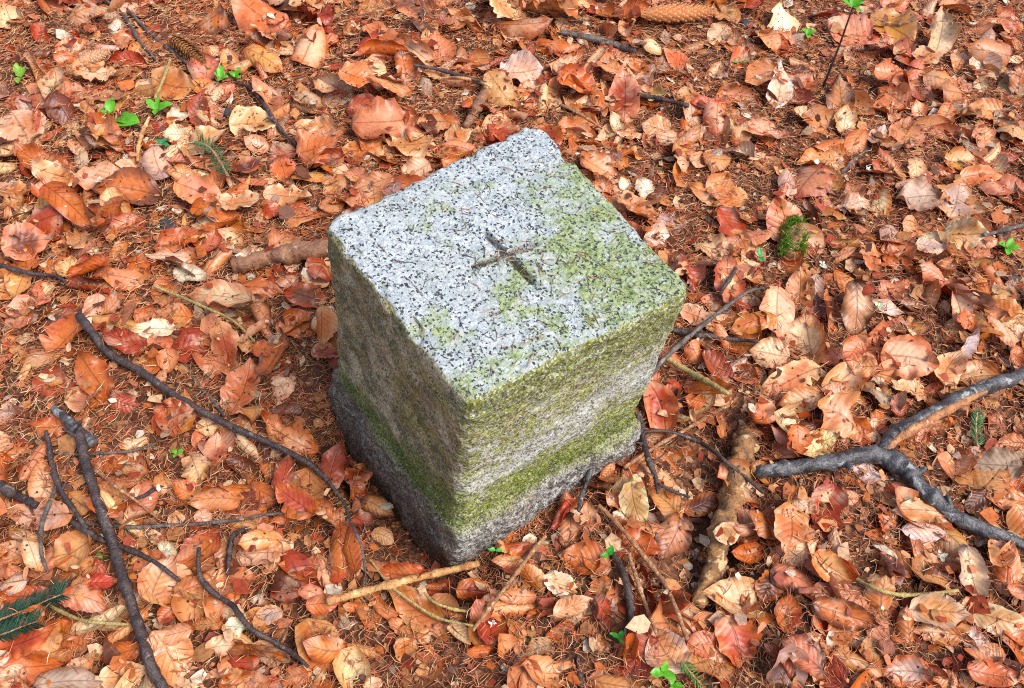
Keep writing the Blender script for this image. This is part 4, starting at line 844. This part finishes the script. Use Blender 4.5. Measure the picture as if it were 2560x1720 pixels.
twig([(1345, 620), (1340, 720), (1360, 830), (1450, 930), (1570, 1010), (1690, 1160), (1850, 1255), (2000, 1350), (2085, 1425)], [5, 6, 6, 6.5, 6.5, 7, 6.5, 6, 5], RE, M_TWIG, 'dark twig bent like a hockey stick in the lower left foreground', buds=3)
twig([(1540, 800), (1550, 680), (1565, 560), (1610, 515), (1690, 490)], [5, 6, 6.5, 6, 4], RE, M_TWIG, 'small dark hooked twig beyond the hockey stick shaped twig', buds=1)
twig([(-30, 185), (80, 250), (160, 290), (245, 335)], [10, 11, 10, 9], RE, M_TWIG, 'thick dark twig end entering at the lower left edge')
twig([(-20, 275), (120, 315), (250, 340), (370, 350), (455, 395)], [7, 6, 5, 4, 3], RD, M_TWIG, 'black thin twig entering at the left edge halfway up')
twig([(640, 90), (760, 190), (890, 280), (1060, 415)], [4, 4, 3.5, 3], RE, M_TANTWIG, 'reddish thin bare twig right of the thickest dark twig')
twig([(890, 295), (980, 265), (1060, 215), (1110, 205)], [4, 5, 4.5, 3], RE, M_TWIG, 'very short dark twig in the needles at the lower left')
twig([(1230, 930), (1330, 1070), (1420, 1170), (1520, 1300)], [5, 5, 6, 4], RD, M_TWIGG, 'thin greenish twig just beyond the long straight twig', buds=1)
twig([(1040, 420), (1240, 500), (1400, 570), (1570, 650), (1720, 790)], [4, 3.5, 3.2, 3, 2.5], RD, M_YELTWIG, 'pale straw stem lying left of the stone')
twig([(1960, 770), (2030, 880), (2110, 990)], [2.5, 3, 2], RD, M_YELTWIG, 'short pale stem close by the left flank of the stone')
# sticks
twig([(745, 1370), (830, 1348), (905, 1328), (1000, 1306), (1092, 1284)], [9, 10, 10, 11, 9], disp, M_PALE, 'pale yellow peeled stick lying under the front corner of the stone', name='stick', knots=2, lift=.004, group='thick sticks')
twig([(530, 608), (590, 592), (640, 582), (700, 572), (775, 566)], [17, 20, 22, 23, 23], disp, M_STICK, 'thick tan brown stick butting against the left side of the stone', name='stick', knots=1, sides=13, group='thick sticks', lift=-.004)
twig([(975, 575), (935, 650), (900, 720), (865, 790), (820, 850)], [10, 12, 13, 12, 8], RB_, M_STICK, 'brown knobbly stick on the ground behind the stone', name='stick', group='thick sticks', lift=-.002)
Qr, rr_ = path3([(1700, 985), (1690, 1050), (1672, 1120), (1650, 1200), (1628, 1290), (1590, 1380)], [26, 28, 30, 28, 25, 18], disp, lift=-.022, hug=1.0, n=70)
V, Fq = tube(Qr, rr_, tr, sides=18, bumpy=.06, knots=4, gnarl=.45)
rb = link_tube('rotten_branch', V, Fq, M_ROT); tag(rb, 'crumbling rotten branch half buried beside the forked branch', 'branch')
# dark twigs by the right of the stone
twig([(660, 835), (850, 880), (1000, 895), (1250, 930), (1480, 945)], [7, 8, 7.5, 6, 4], RZ, M_TWIG, 'straight dark twig lying level just right of the stone', lift=.004)
twig([(470, 1270), (600, 1110), (740, 980), (880, 860), (1050, 720), (1180, 620), (1290, 540), (1420, 470), (1610, 445)], [5, 6, 6, 5.5, 5, 5, 4.5, 4, 3], RZ, M_TWIGG, 'long grey twig curving up from the right flank of the stone', lift=.010, buds=1)
twig([(600, 1090), (750, 1180), (900, 1270), (1050, 1350), (1200, 1440)], [6, 8, 8, 7.5, 5], RZ, M_YELTWIG, 'pale scaly twig over the orange leaves right of the stone', lift=.006, knots=6)
twig([(1090, 560), (1150, 450), (1220, 350), (1275, 260)], [4, 5, 5, 4], RZ, M_TWIG, 'short dark thorny twig on the pink red leaf right of the stone', buds=2, lift=.003)
twig([(130, 270), (165, 420), (200, 600), (235, 720), (290, 860), (315, 1020)], [9, 9, 8, 7, 6, 4], RQ, M_TWIG, 'dark forked twig standing by the right foot of the stone', lift=.008, buds=4)
twig([(180, 450), (330, 435), (480, 460), (650, 520), (800, 600), (980, 750), (1120, 860), (1300, 1015)], [4, 5, 5, 5, 5, 5, 5, 4], RQ, M_TWIG, 'long thin purple brown twig between the stone and the forked branch', lift=.010, buds=2)
twig([(0, 780), (180, 660), (400, 520), (600, 410), (850, 260), (980, 200)], [5, 5, 5, 5, 5.5, 4], RQ, M_TANTWIG, 'tan stem crossing the leaves right of the stone foot', lift=.008, knots=1)
twig([(320, 930), (450, 1000), (610, 1055)], [4, 4, 3], RQ, M_TWIG, 'very thin black twig on the leaves below the forked dark twig', lift=.004)
twig([(1620, 900), (1595, 1000), (1560, 1090), (1535, 1190)], [6, 7, 6, 4], RN, M_BRANCH, 'short grey stick leaning on the front of the stone foot', lift=.012)
# knobbly bare spruce twigs in the foreground
twig([(1720, 330), (1830, 440), (1950, 580), (2060, 720), (2170, 870), (2250, 1050), (2320, 1240)], [5, 5.5, 5.5, 5.5, 5.5, 5.5, 5], RH, M_TANTWIG, 'longer of two knobbly tan spruce twigs in the foreground', knots=10, lift=.004)
twig([(1925, 660), (1985, 850), (2040, 1010), (2110, 1195)], [4.5, 5, 5, 4.5], RH, M_TANTWIG, 'shorter of two knobbly tan spruce twigs in the foreground', knots=7, lift=.004)
twig([(1360, 540), (1240, 690), (1120, 850), (990, 1020), (870, 1180)], [5, 5, 5.5, 5, 4], RH, M_TANTWIG, 'reddish knobbly twig slanting down from the front of the stone', knots=8, lift=.003)
twig([(1820, 660), (1890, 800), (1930, 960), (1945, 1120), (1940, 1240)], [7, 9, 10, 10, 8], RH, M_TWIG, 'dark straight stick sinking into the leaves in the foreground', lift=-.002)
twig([(170, 690), (300, 860), (450, 980), (640, 1095), (880, 1150)], [3, 3.5, 3.5, 3.5, 3], RH, M_YELTWIG, 'pale curved stem below the peeled stick', lift=.004)
twig([(500, 880), (600, 980), (720, 1030), (830, 1050)], [3, 3.5, 3.5, 3], RH, M_YELTWIG, 'short pale bent stem right of the pale curved stem', lift=.003)
twig([(1130, 780), (1250, 865), (1440, 930), (1600, 938), (1880, 908)], [3.5, 4.5, 5, 4.5, 3.5], RG_, M_YELTWIG, 'yellow green stem curved like a bow at the lower right', lift=.004, knots=5)
twig([(250, 960), (350, 1020), (540, 1105), (720, 1130), (920, 1140)], [4, 4.5, 4.5, 4, 3], RE, M_YELTWIG, 'yellow green stem beside the spruce sprig at the lower left edge', lift=.004, knots=4)
twig([(1580, 1360), (1590, 1450), (1605, 1568)], [5, 6, 5], RH, M_TWIG, 'dark twig tip at the bottom edge in front of the stone')
# far side
twig([(690, -20), (790, 60), (870, 150), (940, 270), (1060, 410)], [3.5, 4.5, 5, 4.5, 3], RA, M_TWIGG, 'left one of two brown twigs side by side at the top left')
twig([(860, 60), (980, 190), (1090, 290), (1170, 350), (1290, 445)], [3.5, 4.5, 5, 5.5, 4], RA, M_TWIGG, 'right one of two brown twigs side by side at the top left')
twig([(1600, 555), (1700, 600), (1790, 710), (1850, 810), (1920, 900), (2000, 975)], [3.5, 5, 5.5, 6, 5, 3], RA, M_TWIG, 'dark bent twig above the upper left of the stone', buds=2)
twig([(1150, 400), (1110, 520), (1045, 670)], [3.5, 4, 3.5], RA, M_YELTWIG, 'pale pink straight stem standing over a spotted leaf', lift=.004)
twig([(1010, 790), (960, 900), (935, 1000), (930, 1090)], [4.5, 5, 4.5, 3.5], RA, M_PALE, 'pale dry stem below the bright green seedling')
twig([(600, 530), (760, 525), (880, 545), (985, 580)], [3, 3.5, 3.5, 3], RB_, M_PALE, 'pale bowed stem touching the brown stick behind the stone', lift=.004)
twig([(470, 440), (620, 465), (800, 515), (960, 560)], [4, 4, 4, 3.5], RB_, M_TWIG, 'thin dark twig just beyond the pale bowed stem')
twig([(1460, 215), (1600, 245), (1750, 275), (1880, 320), (1970, 340)], [7, 8, 8.5, 8, 5], RB_, M_TWIGG, 'grey stick below the spruce cone at the top', buds=1)
twig([(1990, 640), (2120, 665), (2330, 715)], [5, 6, 5], RB_, M_TWIG, 'dark twig among leaves at the upper right of the stone')
twig([(1270, 640), (1450, 700), (1640, 800), (1790, 900)], [4, 4, 3.5, 3], RB_, M_TANTWIG, 'thin tan twig behind the back corner of the stone')
twig([(1090, 1170), (1180, 1080), (1275, 1000)], [5, 6, 5], RC_, M_TWIGG, 'short grey twig in the leaves at the upper right')
twig([(2050, 75), (2170, 45), (2330, 5)], [5, 5, 4.5], RF, M_TWIGG, 'grey twig running out at the right edge', lift=.003)

# ------------------------------------------------------------------ spruce cones
def cone(conv, p0, p1, rpx, label, tone, rows=17, cols=11, lift=0.0):
    a = unproject(*conv(*p0), .03); b = unproject(*conv(*p1), .03); L = np.linalg.norm(b - a); mid = (a + b) / 2
    dep = (mid - np.array([0, 0, CAMZ])) @ FWD; rad = rpx * dep / FPX
    i, j = cells([a[0], mid[0], b[0]], [a[1], mid[1], b[1]]); z = HM[i, j].mean() + rad * .75 + lift
    q = unproject(*project(mid), z)
    root = empty('spruce_cone', (q[0], q[1], z)); d = (b - a) / L; yaw = math.atan2(d[1], d[0])
    root.rotation_euler = (0, 0, yaw)
    prof = lambda s: rad * (math.sin(math.pi * min(max(.06 + .90 * s, 0), 1)) ** .42) * (1.04 - .25 * s)
    P = np.array([[(s - .5) * L, 0, 0] for s in np.linspace(0, 1, 14)]); V, Fq = tube(P, [prof(s) * .80 for s in np.linspace(0, 1, 14)], tr, sides=12, bumpy=.04)
    me = bpy.data.meshes.new('core'); me.from_pydata(V.tolist(), [], clean(V, Fq)); me.attributes.new('col', 'FLOAT_COLOR', 'POINT')
    me.attributes['col'].data.foreach_set('color', np.tile([*(np.array(tone) * .35), 1], (len(V), 1)).astype(np.float32).ravel()); link('core', me, M_CONE, root)
    # one scale: a shield with a pale blunt tip
    sl = L / rows * 2.3; sw = 2 * math.pi * rad / cols * 1.12; gv = []; gc = []
    for u in np.linspace(0, 1, 6):
        wv = sw / 2 * (math.sin(math.pi * (.18 + .72 * u)) ** .7 if u < .9 else .42)
        for v in np.linspace(-1, 1, 5):
            gv.append((u * sl, v * wv, (-.10 * v * v) * sw + .22 * sl * u ** 1.6)); gc.append([*(np.array(tone) * (.75 + .35 * u) if u < .85 else np.array(tone) * np.array([1.35, 1.9, 2.6])), 1])
    ii = np.arange(30).reshape(6, 5); fq = np.stack([ii[:-1, :-1], ii[1:, :-1], ii[1:, 1:], ii[:-1, 1:]], -1).reshape(-1, 4)
    sm = mesh_np('scale', gv, fq, {'col': np.clip(gc, 0, .9)}); sm.materials.append(M_CONE)
    for r in range(rows):
        s = r / (rows - 1); pr = prof(s) * .82
        for c in range(cols):
            an = 2 * math.pi * (c + .5 * (r % 2)) / cols + tr.normal(0, .03)
            if math.sin(an) < -.35: continue
            o = bpy.data.objects.new('scale', sm); C.objects.link(o); o.parent = root
            k = pr / (rad * .82) * tr.uniform(.93, 1.07)
            o.matrix_local = Matrix.Translation(((s - .56) * L, pr * math.cos(an), pr * math.sin(an))) @ Matrix.Rotation(an - math.pi / 2, 4, 'X') @ Matrix.Rotation(-.22 + tr.normal(0, .04), 4, 'Y') @ Matrix.Diagonal((max(k, .5), max(k, .4), 1, 1))
    tag(root, label, 'cone', 'spruce cones'); return root
cone(disp, (1468, 33), (1632, 30), 23, 'long reddish spruce cone lying at the top edge', (.72, .27, .09), rows=18, cols=12, lift=.016)
cone(RA, (535, 420), (740, 352), 17, 'weathered tan spruce cone among leaves at the upper left', (.58, .30, .15), rows=14, cols=10, lift=.004)
cone(RA, (1165, 265), (1380, 425), 18, 'orange brown spruce cone pointing at the twin shoots', (.58, .25, .08), rows=15, cols=10, lift=.006)

# ------------------------------------------------------------------ green seedlings
def green_leaf(L, Wd, r, tone, roll=.6, bend=-.5):
    V, Fq, ST = leaf_geo(L, Wd, r, roll=roll, bend=bend, wav=.8, rag=.05, ns=8, nt=5, stalk=False)
    V[:, 0] += L / 2; n = len(V)
    c = np.array(tone) * r.uniform(.85, 1.15, (n, 1)); return V, Fq, {'col': np.column_stack([c, np.ones(n)])}
GR = (.12, .42, .02); GD = (.05, .26, .05)
sr = np.random.default_rng(31)
def seedling(px, py, leaves, label, stem_h=.014, tone=GR, stem_mat=None, base=None, name='seedling'):
    """leaves: (screen angle in degrees, length px, tilt)"""
    i, j = cells(*unproject(px, py, .03)[:2]); z0 = HM[i, j]
    top = unproject(px, py, z0 + stem_h); foot = np.array([top[0], top[1], z0 - .006]) if base is None else np.array([*unproject(*base, z0)[:2], z0 - .004])
    root = empty(name, foot)
    bowp = (foot + top) / 2 + np.array([.002, .001, 0])
    V, Fq = tube(catmull([foot, bowp, top], 7), np.linspace(.0012, .0007, 7) * (2.0 if stem_h > .1 else 1), sr, sides=6, bumpy=.05)
    me = bpy.data.meshes.new('stem'); me.from_pydata((V - foot).tolist(), [], clean(V, Fq))
    me.attributes.new('col', 'FLOAT_COLOR', 'POINT').data.foreach_set('color', np.tile([.16, .2, .05, 1], (len(V), 1)).astype(np.float32).ravel())
    link('stem', me, stem_mat or M_GREEN, root)
    sc = (top - np.array([0, 0, CAMZ])) @ FWD / FPX
    for ang, lp, ti in leaves:
        L = lp * sc * 1.5; V, Fq, A = green_leaf(L, L * sr.uniform(.6, .75), sr, tone)
        o = link('leaf', mesh_np('leaf', V, Fq, A), M_GREEN, root)
        o.location = Vector(top - foot); o.rotation_euler = (sr.normal(0, .15), -ti, R(ang))
    return tag(root, label, 'seedling', 'green seedlings')
seedling(*RA(1060, 735), [(150, 24, .5), (15, 28, .35), (-80, 18, .2), (80, 20, .8)], 'bright green seedling with three leaves at the top of a pale stem', .02)
seedling(*RA(745, 760), [(95, 28, .5), (200, 22, .2)], 'upright pair of green leaves left of the bright green seedling', .012)
seedling(*RA(780, 800), [(-30, 32, .25), (-24, 50, .2), (-70, 16, .3)], 'green seedling with a long pointed leaf lying to the right', .008)
seedling(*RA(1495, 520), [(100, 20, .7), (-20, 15, .3), (160, 15, .4), (-95, 14, .1)], 'left shoot of the twin green sprouts near the dark bent twig', .012)
seedling(*RA(1590, 515), [(60, 18, .7), (-30, 14, .3), (150, 13, .4)], 'right shoot of the twin green sprouts near the dark bent twig', .012)
seedling(*RA(135, 520), [(110, 24, .9), (60, 20, .6), (-80, 18, .1)], 'small yellowish green sprout at the upper left edge', .012, (.2, .40, .03))
seedling(*RA(1095, 965), [(60, 16, .1), (150, 16, .1), (240, 16, .1), (330, 16, .1)], 'flat round dark green rosette below the bright green seedling', .006, (.04, .24, .08))
seedling(*RC_(865, 232), [(20, 15, .4), (140, 15, .4), (260, 14, .2), (80, 12, .7)], 'tiny light green sprout between the cone and the tall sapling', .01)
seedling(*RC_(405, 425), [(10, 17, .2), (170, 17, .2)], 'pale green leaf pair right of the spruce cone', .005, (.30, .38, .12))
seedling(*RC_(1170, 42), [(70, 30, .8), (150, 22, .3), (-70, 22, .2), (20, 20, .3)], 'tall sapling with a bare stem and green leaves at the top', .185, GR, M_TWIG, base=RC_(965, 590), name='sapling')
seedling(*RF(2215, 160), [(60, 20, .6), (170, 20, .4), (-110, 22, .2), (-10, 18, .4), (240, 16, .2)], 'bushy green sprout near the right edge', .012)
seedling(*RF(540, 220), [(100, 16, .6), (-80, 14, .2)], 'single bluish green leaf left of the mossy stump', .008, (.03, .34, .09))
seedling(*RH(1022, 635), [(180, 13, .15), (0, 13, .15)], 'round pair of seed leaves at the front of the stone', .012, (.06, .44, .06))
seedling(*RH(1785, 670), [(60, 18, .7), (200, 14, .3)], 'green leaf at the top of the dark sinking stick', .012, (.04, .36, .03))
seedling(*RH(1860, 1230), [(160, 18, .3), (60, 14, .6), (-50, 14, .2)], 'green sprout low beside the dark sinking stick', .012, (.06, .38, .03))
seedling(*RH(2160, 1460), [(80, 20, .7), (190, 24, .2), (-30, 24, .2)], 'green sprout with three leaves at the bottom edge', .018)
seedling(*RH(2225, 1545), [(120, 18, .4), (-10, 17, .3), (250, 14, .2)], 'lowest green sprout cut by the bottom edge', .01)
seedling(*RD(2262, 960), [(80, 14, .4), (200, 12, .3), (-30, 11, .2)], 'tiny green tuft at the left corner of the stone', .01, (.06, .42, .05))
seedling(*RD(1195, 1545), [(20, 12, .2), (150, 12, .2), (260, 11, .2)], 'small three leaved clover like sprout in the needles at left', .006)
seedling(*RE(690, 690), [(10, 16, .2), (140, 14, .3)], 'dull green leaf pair under the thickest dark twig', .005, (.10, .17, .02))

# ------------------------------------------------------------------ green spruce sprigs
def sprig(conv, pts, rad, nlen, n, label, tone=(.018, .085, .045)):
    Q, r_ = path3(pts, rad, conv, lift=.006, n=16); V, Fq = tube(Q, r_, sr, sides=7, bumpy=.1)
    root = link_tube('spruce_sprig', V, Fq, M_TANTWIG); org = np.array(root.location)
    Vs, Fs, cs = [], [], []; T = np.gradient(Q, axis=0); T /= np.linalg.norm(T, axis=1)[:, None]
    for k in range(n):
        u = k / n * (len(Q) - 1); i = int(u); p = Q[i] + (Q[min(i + 1, len(Q) - 1)] - Q[i]) * (u - i); t = T[i]
        a = np.cross([0, 0, 1], t); a /= np.linalg.norm(a); sg = 1 if k % 2 else -1
        d = t * .75 + sg * a * sr.uniform(.6, 1.0) + np.array([0, 0, sr.uniform(-.1, .6)]); d /= np.linalg.norm(d); L = nlen * sr.uniform(.75, 1.1)
        s_ = np.cross(d, [0, 0, 1]); s_ /= np.linalg.norm(s_); b = len(Vs)
        for e, w in ((0, .0005), (.55, .0008), (1, .0002)):
            c = p + d * L * e + np.array([0, 0, .12 * L * math.sin(e * 2.5)])
            Vs += [c - s_ * w, c + np.array([0, 0, w]), c + s_ * w]; cs += [[*(np.array(tone) * sr.uniform(.6, 1.5)), 1]] * 3
        for a_ in (0, 3):
            for q in range(3): Fs.append([b + a_ + q, b + a_ + (q + 1) % 3, b + a_ + 3 + (q + 1) % 3, b + a_ + 3 + q])
    nd = link('needles', mesh_np('needles', np.array(Vs) - org, Fs, {'col': np.array(cs)}), M_NEEDLE, root); nd['kind'] = 'stuff'
    return tag(root, label, 'sprig', 'green spruce sprigs')
sprig(RE, [(-60, 1130), (60, 1085), (180, 1040), (300, 985), (420, 935)], [4, 4, 3.5, 3, 2.5], .022, 120, 'dark bluish green spruce sprig at the lower left edge', (.012, .060, .034))
sprig(RE, [(-40, 1225), (60, 1190), (160, 1150), (250, 1120)], [3, 3, 2.5, 2], .018, 70, 'small spruce sprig just below the bluish green one', (.012, .065, .034))
sprig(RA, [(1540, 1190), (1490, 1100), (1420, 1000), (1340, 960)], [4, 3.5, 3, 2], .020, 64, 'green spruce sprig on leaves at the upper left of the stone', (.02, .12, .04))
sprig(RF, [(2010, 1500), (2000, 1420), (2000, 1340), (2010, 1270)], [3, 3, 2.5, 2], .013, 60, 'little green spruce sprig under the forked branch at right', (.05, .16, .04))
sprig(RG_, [(10, 1380), (60, 1450), (150, 1550)], [2.5, 2.5, 2], .012, 22, 'thin green grassy sprig at the bottom right of the stone', (.08, .22, .03))

# ------------------------------------------------------------------ mossy stump
def stump():
    a = unproject(*RF(740, 250), .0); b = unproject(*RF(745, -10), .0); dep = (a - np.array([0, 0, CAMZ])) @ FWD; rad = 78 / 2.703 * dep / FPX
    P = catmull([a + [0, 0, .000], (a + b) / 2 + [0, 0, .008], b + [0, 0, .002]], 16); V, Fq = tube(P, rad * np.interp(np.linspace(0, 1, 16), [0, .3, 1], [.6, .95, .55]), sr, sides=20, bumpy=.08, gnarl=.5)
    root = link_tube('mossy_stump', V, Fq, M_ROT); org = np.array(root.location)
    x0, y0 = (a + b)[:2] / 2
    Vs, Fs, cs = [], [], []
    for k in range(420):
        u = sr.random(); p = P[int(u * 15)]; an = sr.uniform(.1, 3.0)
        zone = abs(math.cos(an)) if u < .75 else 1.0
        if sr.random() > zone ** 1.5 + .08: continue
        t = P[-1] - P[0]; t /= np.linalg.norm(t); s_ = np.cross(t, [0, 0, 1]); c = p + rad * .98 * (math.cos(an) * s_ + math.sin(an) * np.array([0, 0, 1]))
        for m in range(4):
            d = np.array([sr.normal(0, .5), sr.normal(0, .5), 1]); d /= np.linalg.norm(d); L = sr.uniform(.004, .011); q = np.cross(d, [1, 0, 0]); q /= np.linalg.norm(q); n_ = len(Vs); o_ = c + sr.normal(0, .0025, 3)
            Vs += [o_ - q * .0008, o_ + q * .0008, o_ + d * L + q * .0006, o_ + d * L - q * .0006]; Fs.append([n_, n_ + 1, n_ + 2, n_ + 3])
            g = np.array([.20, .42, .03]) * sr.uniform(.4, 1.6); cs += [[*np.clip(g, 0, .8), 1]] * 4
    m = link('moss', mesh_np('moss', np.array(Vs) - org, Fs, {'col': np.array(cs)}), M_MOSS, root); m['kind'] = 'stuff'
    tag(root, 'small rotten stump with bright green moss right of the stone', 'stump')
stump()

# ------------------------------------------------------------------ bark chips, wood pieces and lichen tufts
def chip(conv, x, y, w, h, mat, label, cat, name, thick=.35, yaw=0.0, lift=0.0):
    p = unproject(*conv(x, y), .02); dep = (p - np.array([0, 0, CAMZ])) @ FWD; k = dep / FPX / 2.703; i, j = cells(p[0], p[1]); w, h = w * k, h * k
    bm = bmesh.new(); bmesh.ops.create_cube(bm, size=1); bmesh.ops.subdivide_edges(bm, edges=bm.edges[:], cuts=4, use_grid_fill=True)
    for v in bm.verts:
        q = v.co.copy(); l = max(abs(q.x), abs(q.y)) * 2
        nz = mnoise.noise_vector(q * 2.2 + Vector((x, y, 0)))
        f = 1 - .25 * (q.length / .87) ** 3
        v.co = Vector((q.x * w * f, q.y * h * f, q.z * min(w, h) * thick * f)) + nz * min(w, h) * .13
    me = bpy.data.meshes.new(name); bm.to_mesh(me); bm.free(); me.polygons.foreach_set('use_smooth', np.ones(len(me.polygons), bool))
    o = link(name, me, mat, loc=(p[0], p[1], HM[i, j] + min(w, h) * thick * .35 + lift)); o.rotation_euler = (.2, .1, yaw); return tag(o, label, cat)
M_DARK = mat_bark('dark bark', (.045, .04, .042), (.02, .018, .018), (.10, .09, .085), .6, (.6, .7), scale=80)
M_RED = mat_bark('red inner bark', (.34, .10, .045), (.16, .045, .025), (.42, .19, .09), .7, (.6, .7), scale=90)
chip(RA, 1115, 1470, 110, 120, M_DARK, 'dark grey bark flake left of the upper stone edge', 'bark', 'bark_flake', .3, .5)
chip(RA, 1555, 705, 110, 80, M_DARK, 'dark grey lump below the twin green sprouts', 'bark', 'bark_lump', .5, .1)
chip(RG_, 1385, 1300, 115, 95, M_RED, 'reddish brown square wood chip at the lower right', 'wood chip', 'wood_chip', .4, .15, .004)
chip(RC_, 480, 85, 100, 70, M_DARK, 'dark bark lump right of the spruce cone', 'bark', 'bark_lump', .4, .4)
chip(RD, 160, 990, 55, 130, M_PALE, 'upright pale tan wood splinter left of the two overlapping big leaves', 'wood chip', 'wood_chip', .5, -.1, .004)
chip(RF, 2300, 310, 100, 70, M_DARK, 'dark lump below the bushy sprout at the right edge', 'bark', 'bark_lump', .4, .2)
chip(RG_, 850, 930, 170, 45, M_RED, 'small reddish brown stick end in the lower right leaves', 'wood chip', 'wood_chip', .8, .12, .006)
def lichen(conv, x, y, w, label, tone=(.55, .66, .58), lift=.004):
    p = unproject(*conv(x, y), .03); dep = (p - np.array([0, 0, CAMZ])) @ FWD; k = w * dep / FPX / 2.703; i, j = cells(p[0], p[1]); z = HM[i, j] + lift
    B = Bag()
    for q in range(9):
        V, Fq, A = green_leaf(k * sr.uniform(.45, .8), k * sr.uniform(.25, .45), sr, tone, roll=sr.uniform(-1, 1.4), bend=sr.uniform(-1, 1)); B.add(V @ rot(sr.uniform(0, 6.28), -sr.uniform(.1, .9), sr.normal(0, .3)).T, Fq, A)
    o = link('lichen_tuft', B.mesh('lichen_tuft'), M_LICHEN, loc=(p[0], p[1], z)); return tag(o, label, 'lichen', 'pale lichen tufts')
lichen(RF, 1250, 370, 45, 'white lichen tuft on needles at mid right'); lichen(RF, 1385, 472, 55, 'greenish white lichen tuft left of the long brown leaf at right', (.5, .62, .42))
lichen(RG_, 360, 312, 85, 'bluish white lichen on the rotten branch', (.62, .72, .78), .012); lichen(RE, 660, 490, 60, 'pale green lichen tuft beside the thickest dark twig', (.55, .66, .42), .008)
lichen(RH, 1000, 1100, 50, 'pale lichen tuft in front of the stone below the reddish twig', (.6, .66, .58)); lichen(RH, 1095, 1410, 60, 'straw coloured lichen tuft at the bottom centre', (.6, .58, .4))
lichen(RD, 1560, 700, 70, 'yellowish green lichen tuft left of the stone', (.52, .58, .34)); lichen(RF, 1000, 200, 60, 'pale lichen tuft right of the mossy stump', (.6, .62, .5))
lichen(RC_, 1270, 1145, 45, 'tiny lichen tuft on leaves at the upper right', (.55, .68, .55)); lichen(RG_, 1800, 640, 75, 'pale lichen tuft below the forked branch', (.62, .62, .48))

# ------------------------------------------------------------------ each leaf's own words
MARKS = [('the spruce cone at the top edge', 1700, 35), ('the tall sapling', 2070, 190), ('the mossy stump', 1965, 640), ('the forked branch', 2190, 1140), ('the rotten branch', 1810, 1250),
         ('the bushy green sprout', 2520, 625), ('the bow shaped stem', 2250, 1490), ('the sprouts at the bottom edge', 1660, 1680), ('the carved stone front', 1260, 1420), ('the peeled pale stick', 980, 1470),
         ('the hockey stick twig', 640, 1560), ('the thickest dark twig', 290, 1400), ('the blue green sprig', 70, 1530), ('the long straight twig', 480, 1020), ('the grey glossy stub', 190, 1060),
         ('the thick tan stick', 700, 640), ('the bright green seedling', 390, 270), ('the twin green sprouts', 570, 190), ('the yellowish sprout', 50, 190), ('the dark bent twig', 690, 300),
         ('the brown stick behind the stone', 1200, 240), ('the stone back corner', 1400, 330), ('the stone right corner', 1740, 760), ('the left stone flank', 830, 900), ('the grey stick below the cone', 1500, 100),
         ('the knobbly spruce twigs', 1640, 1450), ('the wood chip', 2210, 1620), ('the short grey upper twig', 2140, 400), ('the left edge twig', 90, 680), ('the upper right corner', 2540, 20)]
CN = {'P': 'pale', 'W': 'whitish', 'T': 'tan', 'O': 'orange brown', 'R': 'rust red', 'B': 'dark brown', 'G': 'greyish', 'M': 'pinkish brown', 'Y': 'yellow brown'}
FN = {'f': 'flat', 'c': 'cupped', 'd': 'arched', 'r': 'rolled', 'w': 'crumpled', 'v': 'upright', 'n': 'rolled'}
seen = {}
for e in OWN:
    x, y = e['px']; nm, mx, my = min(MARKS, key=lambda m: math.hypot(m[1] - x, m[2] - y)); dx, dy = x - mx, y - my
    dr = ('right of' if dx > 0 else 'left of') if abs(dx) > abs(dy) else ('in front of' if dy > 0 else 'beyond')
    e['d'] = math.hypot(dx, dy); e['w'] = (CN[e['code'][0]] + ' ' + FN[e['form']] + ' beech leaf', dr + ' ' + nm)
    seen.setdefault(e['w'], []).append(e)
ORD = ['nearest', 'second nearest', 'third nearest', 'fourth nearest', 'fifth nearest', 'sixth nearest', 'seventh nearest', 'eighth nearest', 'ninth nearest', 'tenth nearest', 'eleventh nearest', 'twelfth nearest']
for (a, b), es in seen.items():
    es.sort(key=lambda e: e['d'])
    for k, e in enumerate(es):
        tag(e['o'], (a + ' ' + b) if len(es) == 1 else ORD[k] + ' ' + a + ' ' + b, 'leaf', 'fallen beech leaves')
print('own leaves', len(OWN), 'traced', len(LV), 'tris', sum(len(o.data.polygons) * 2 for o in bpy.data.objects if o.type == 'MESH'))
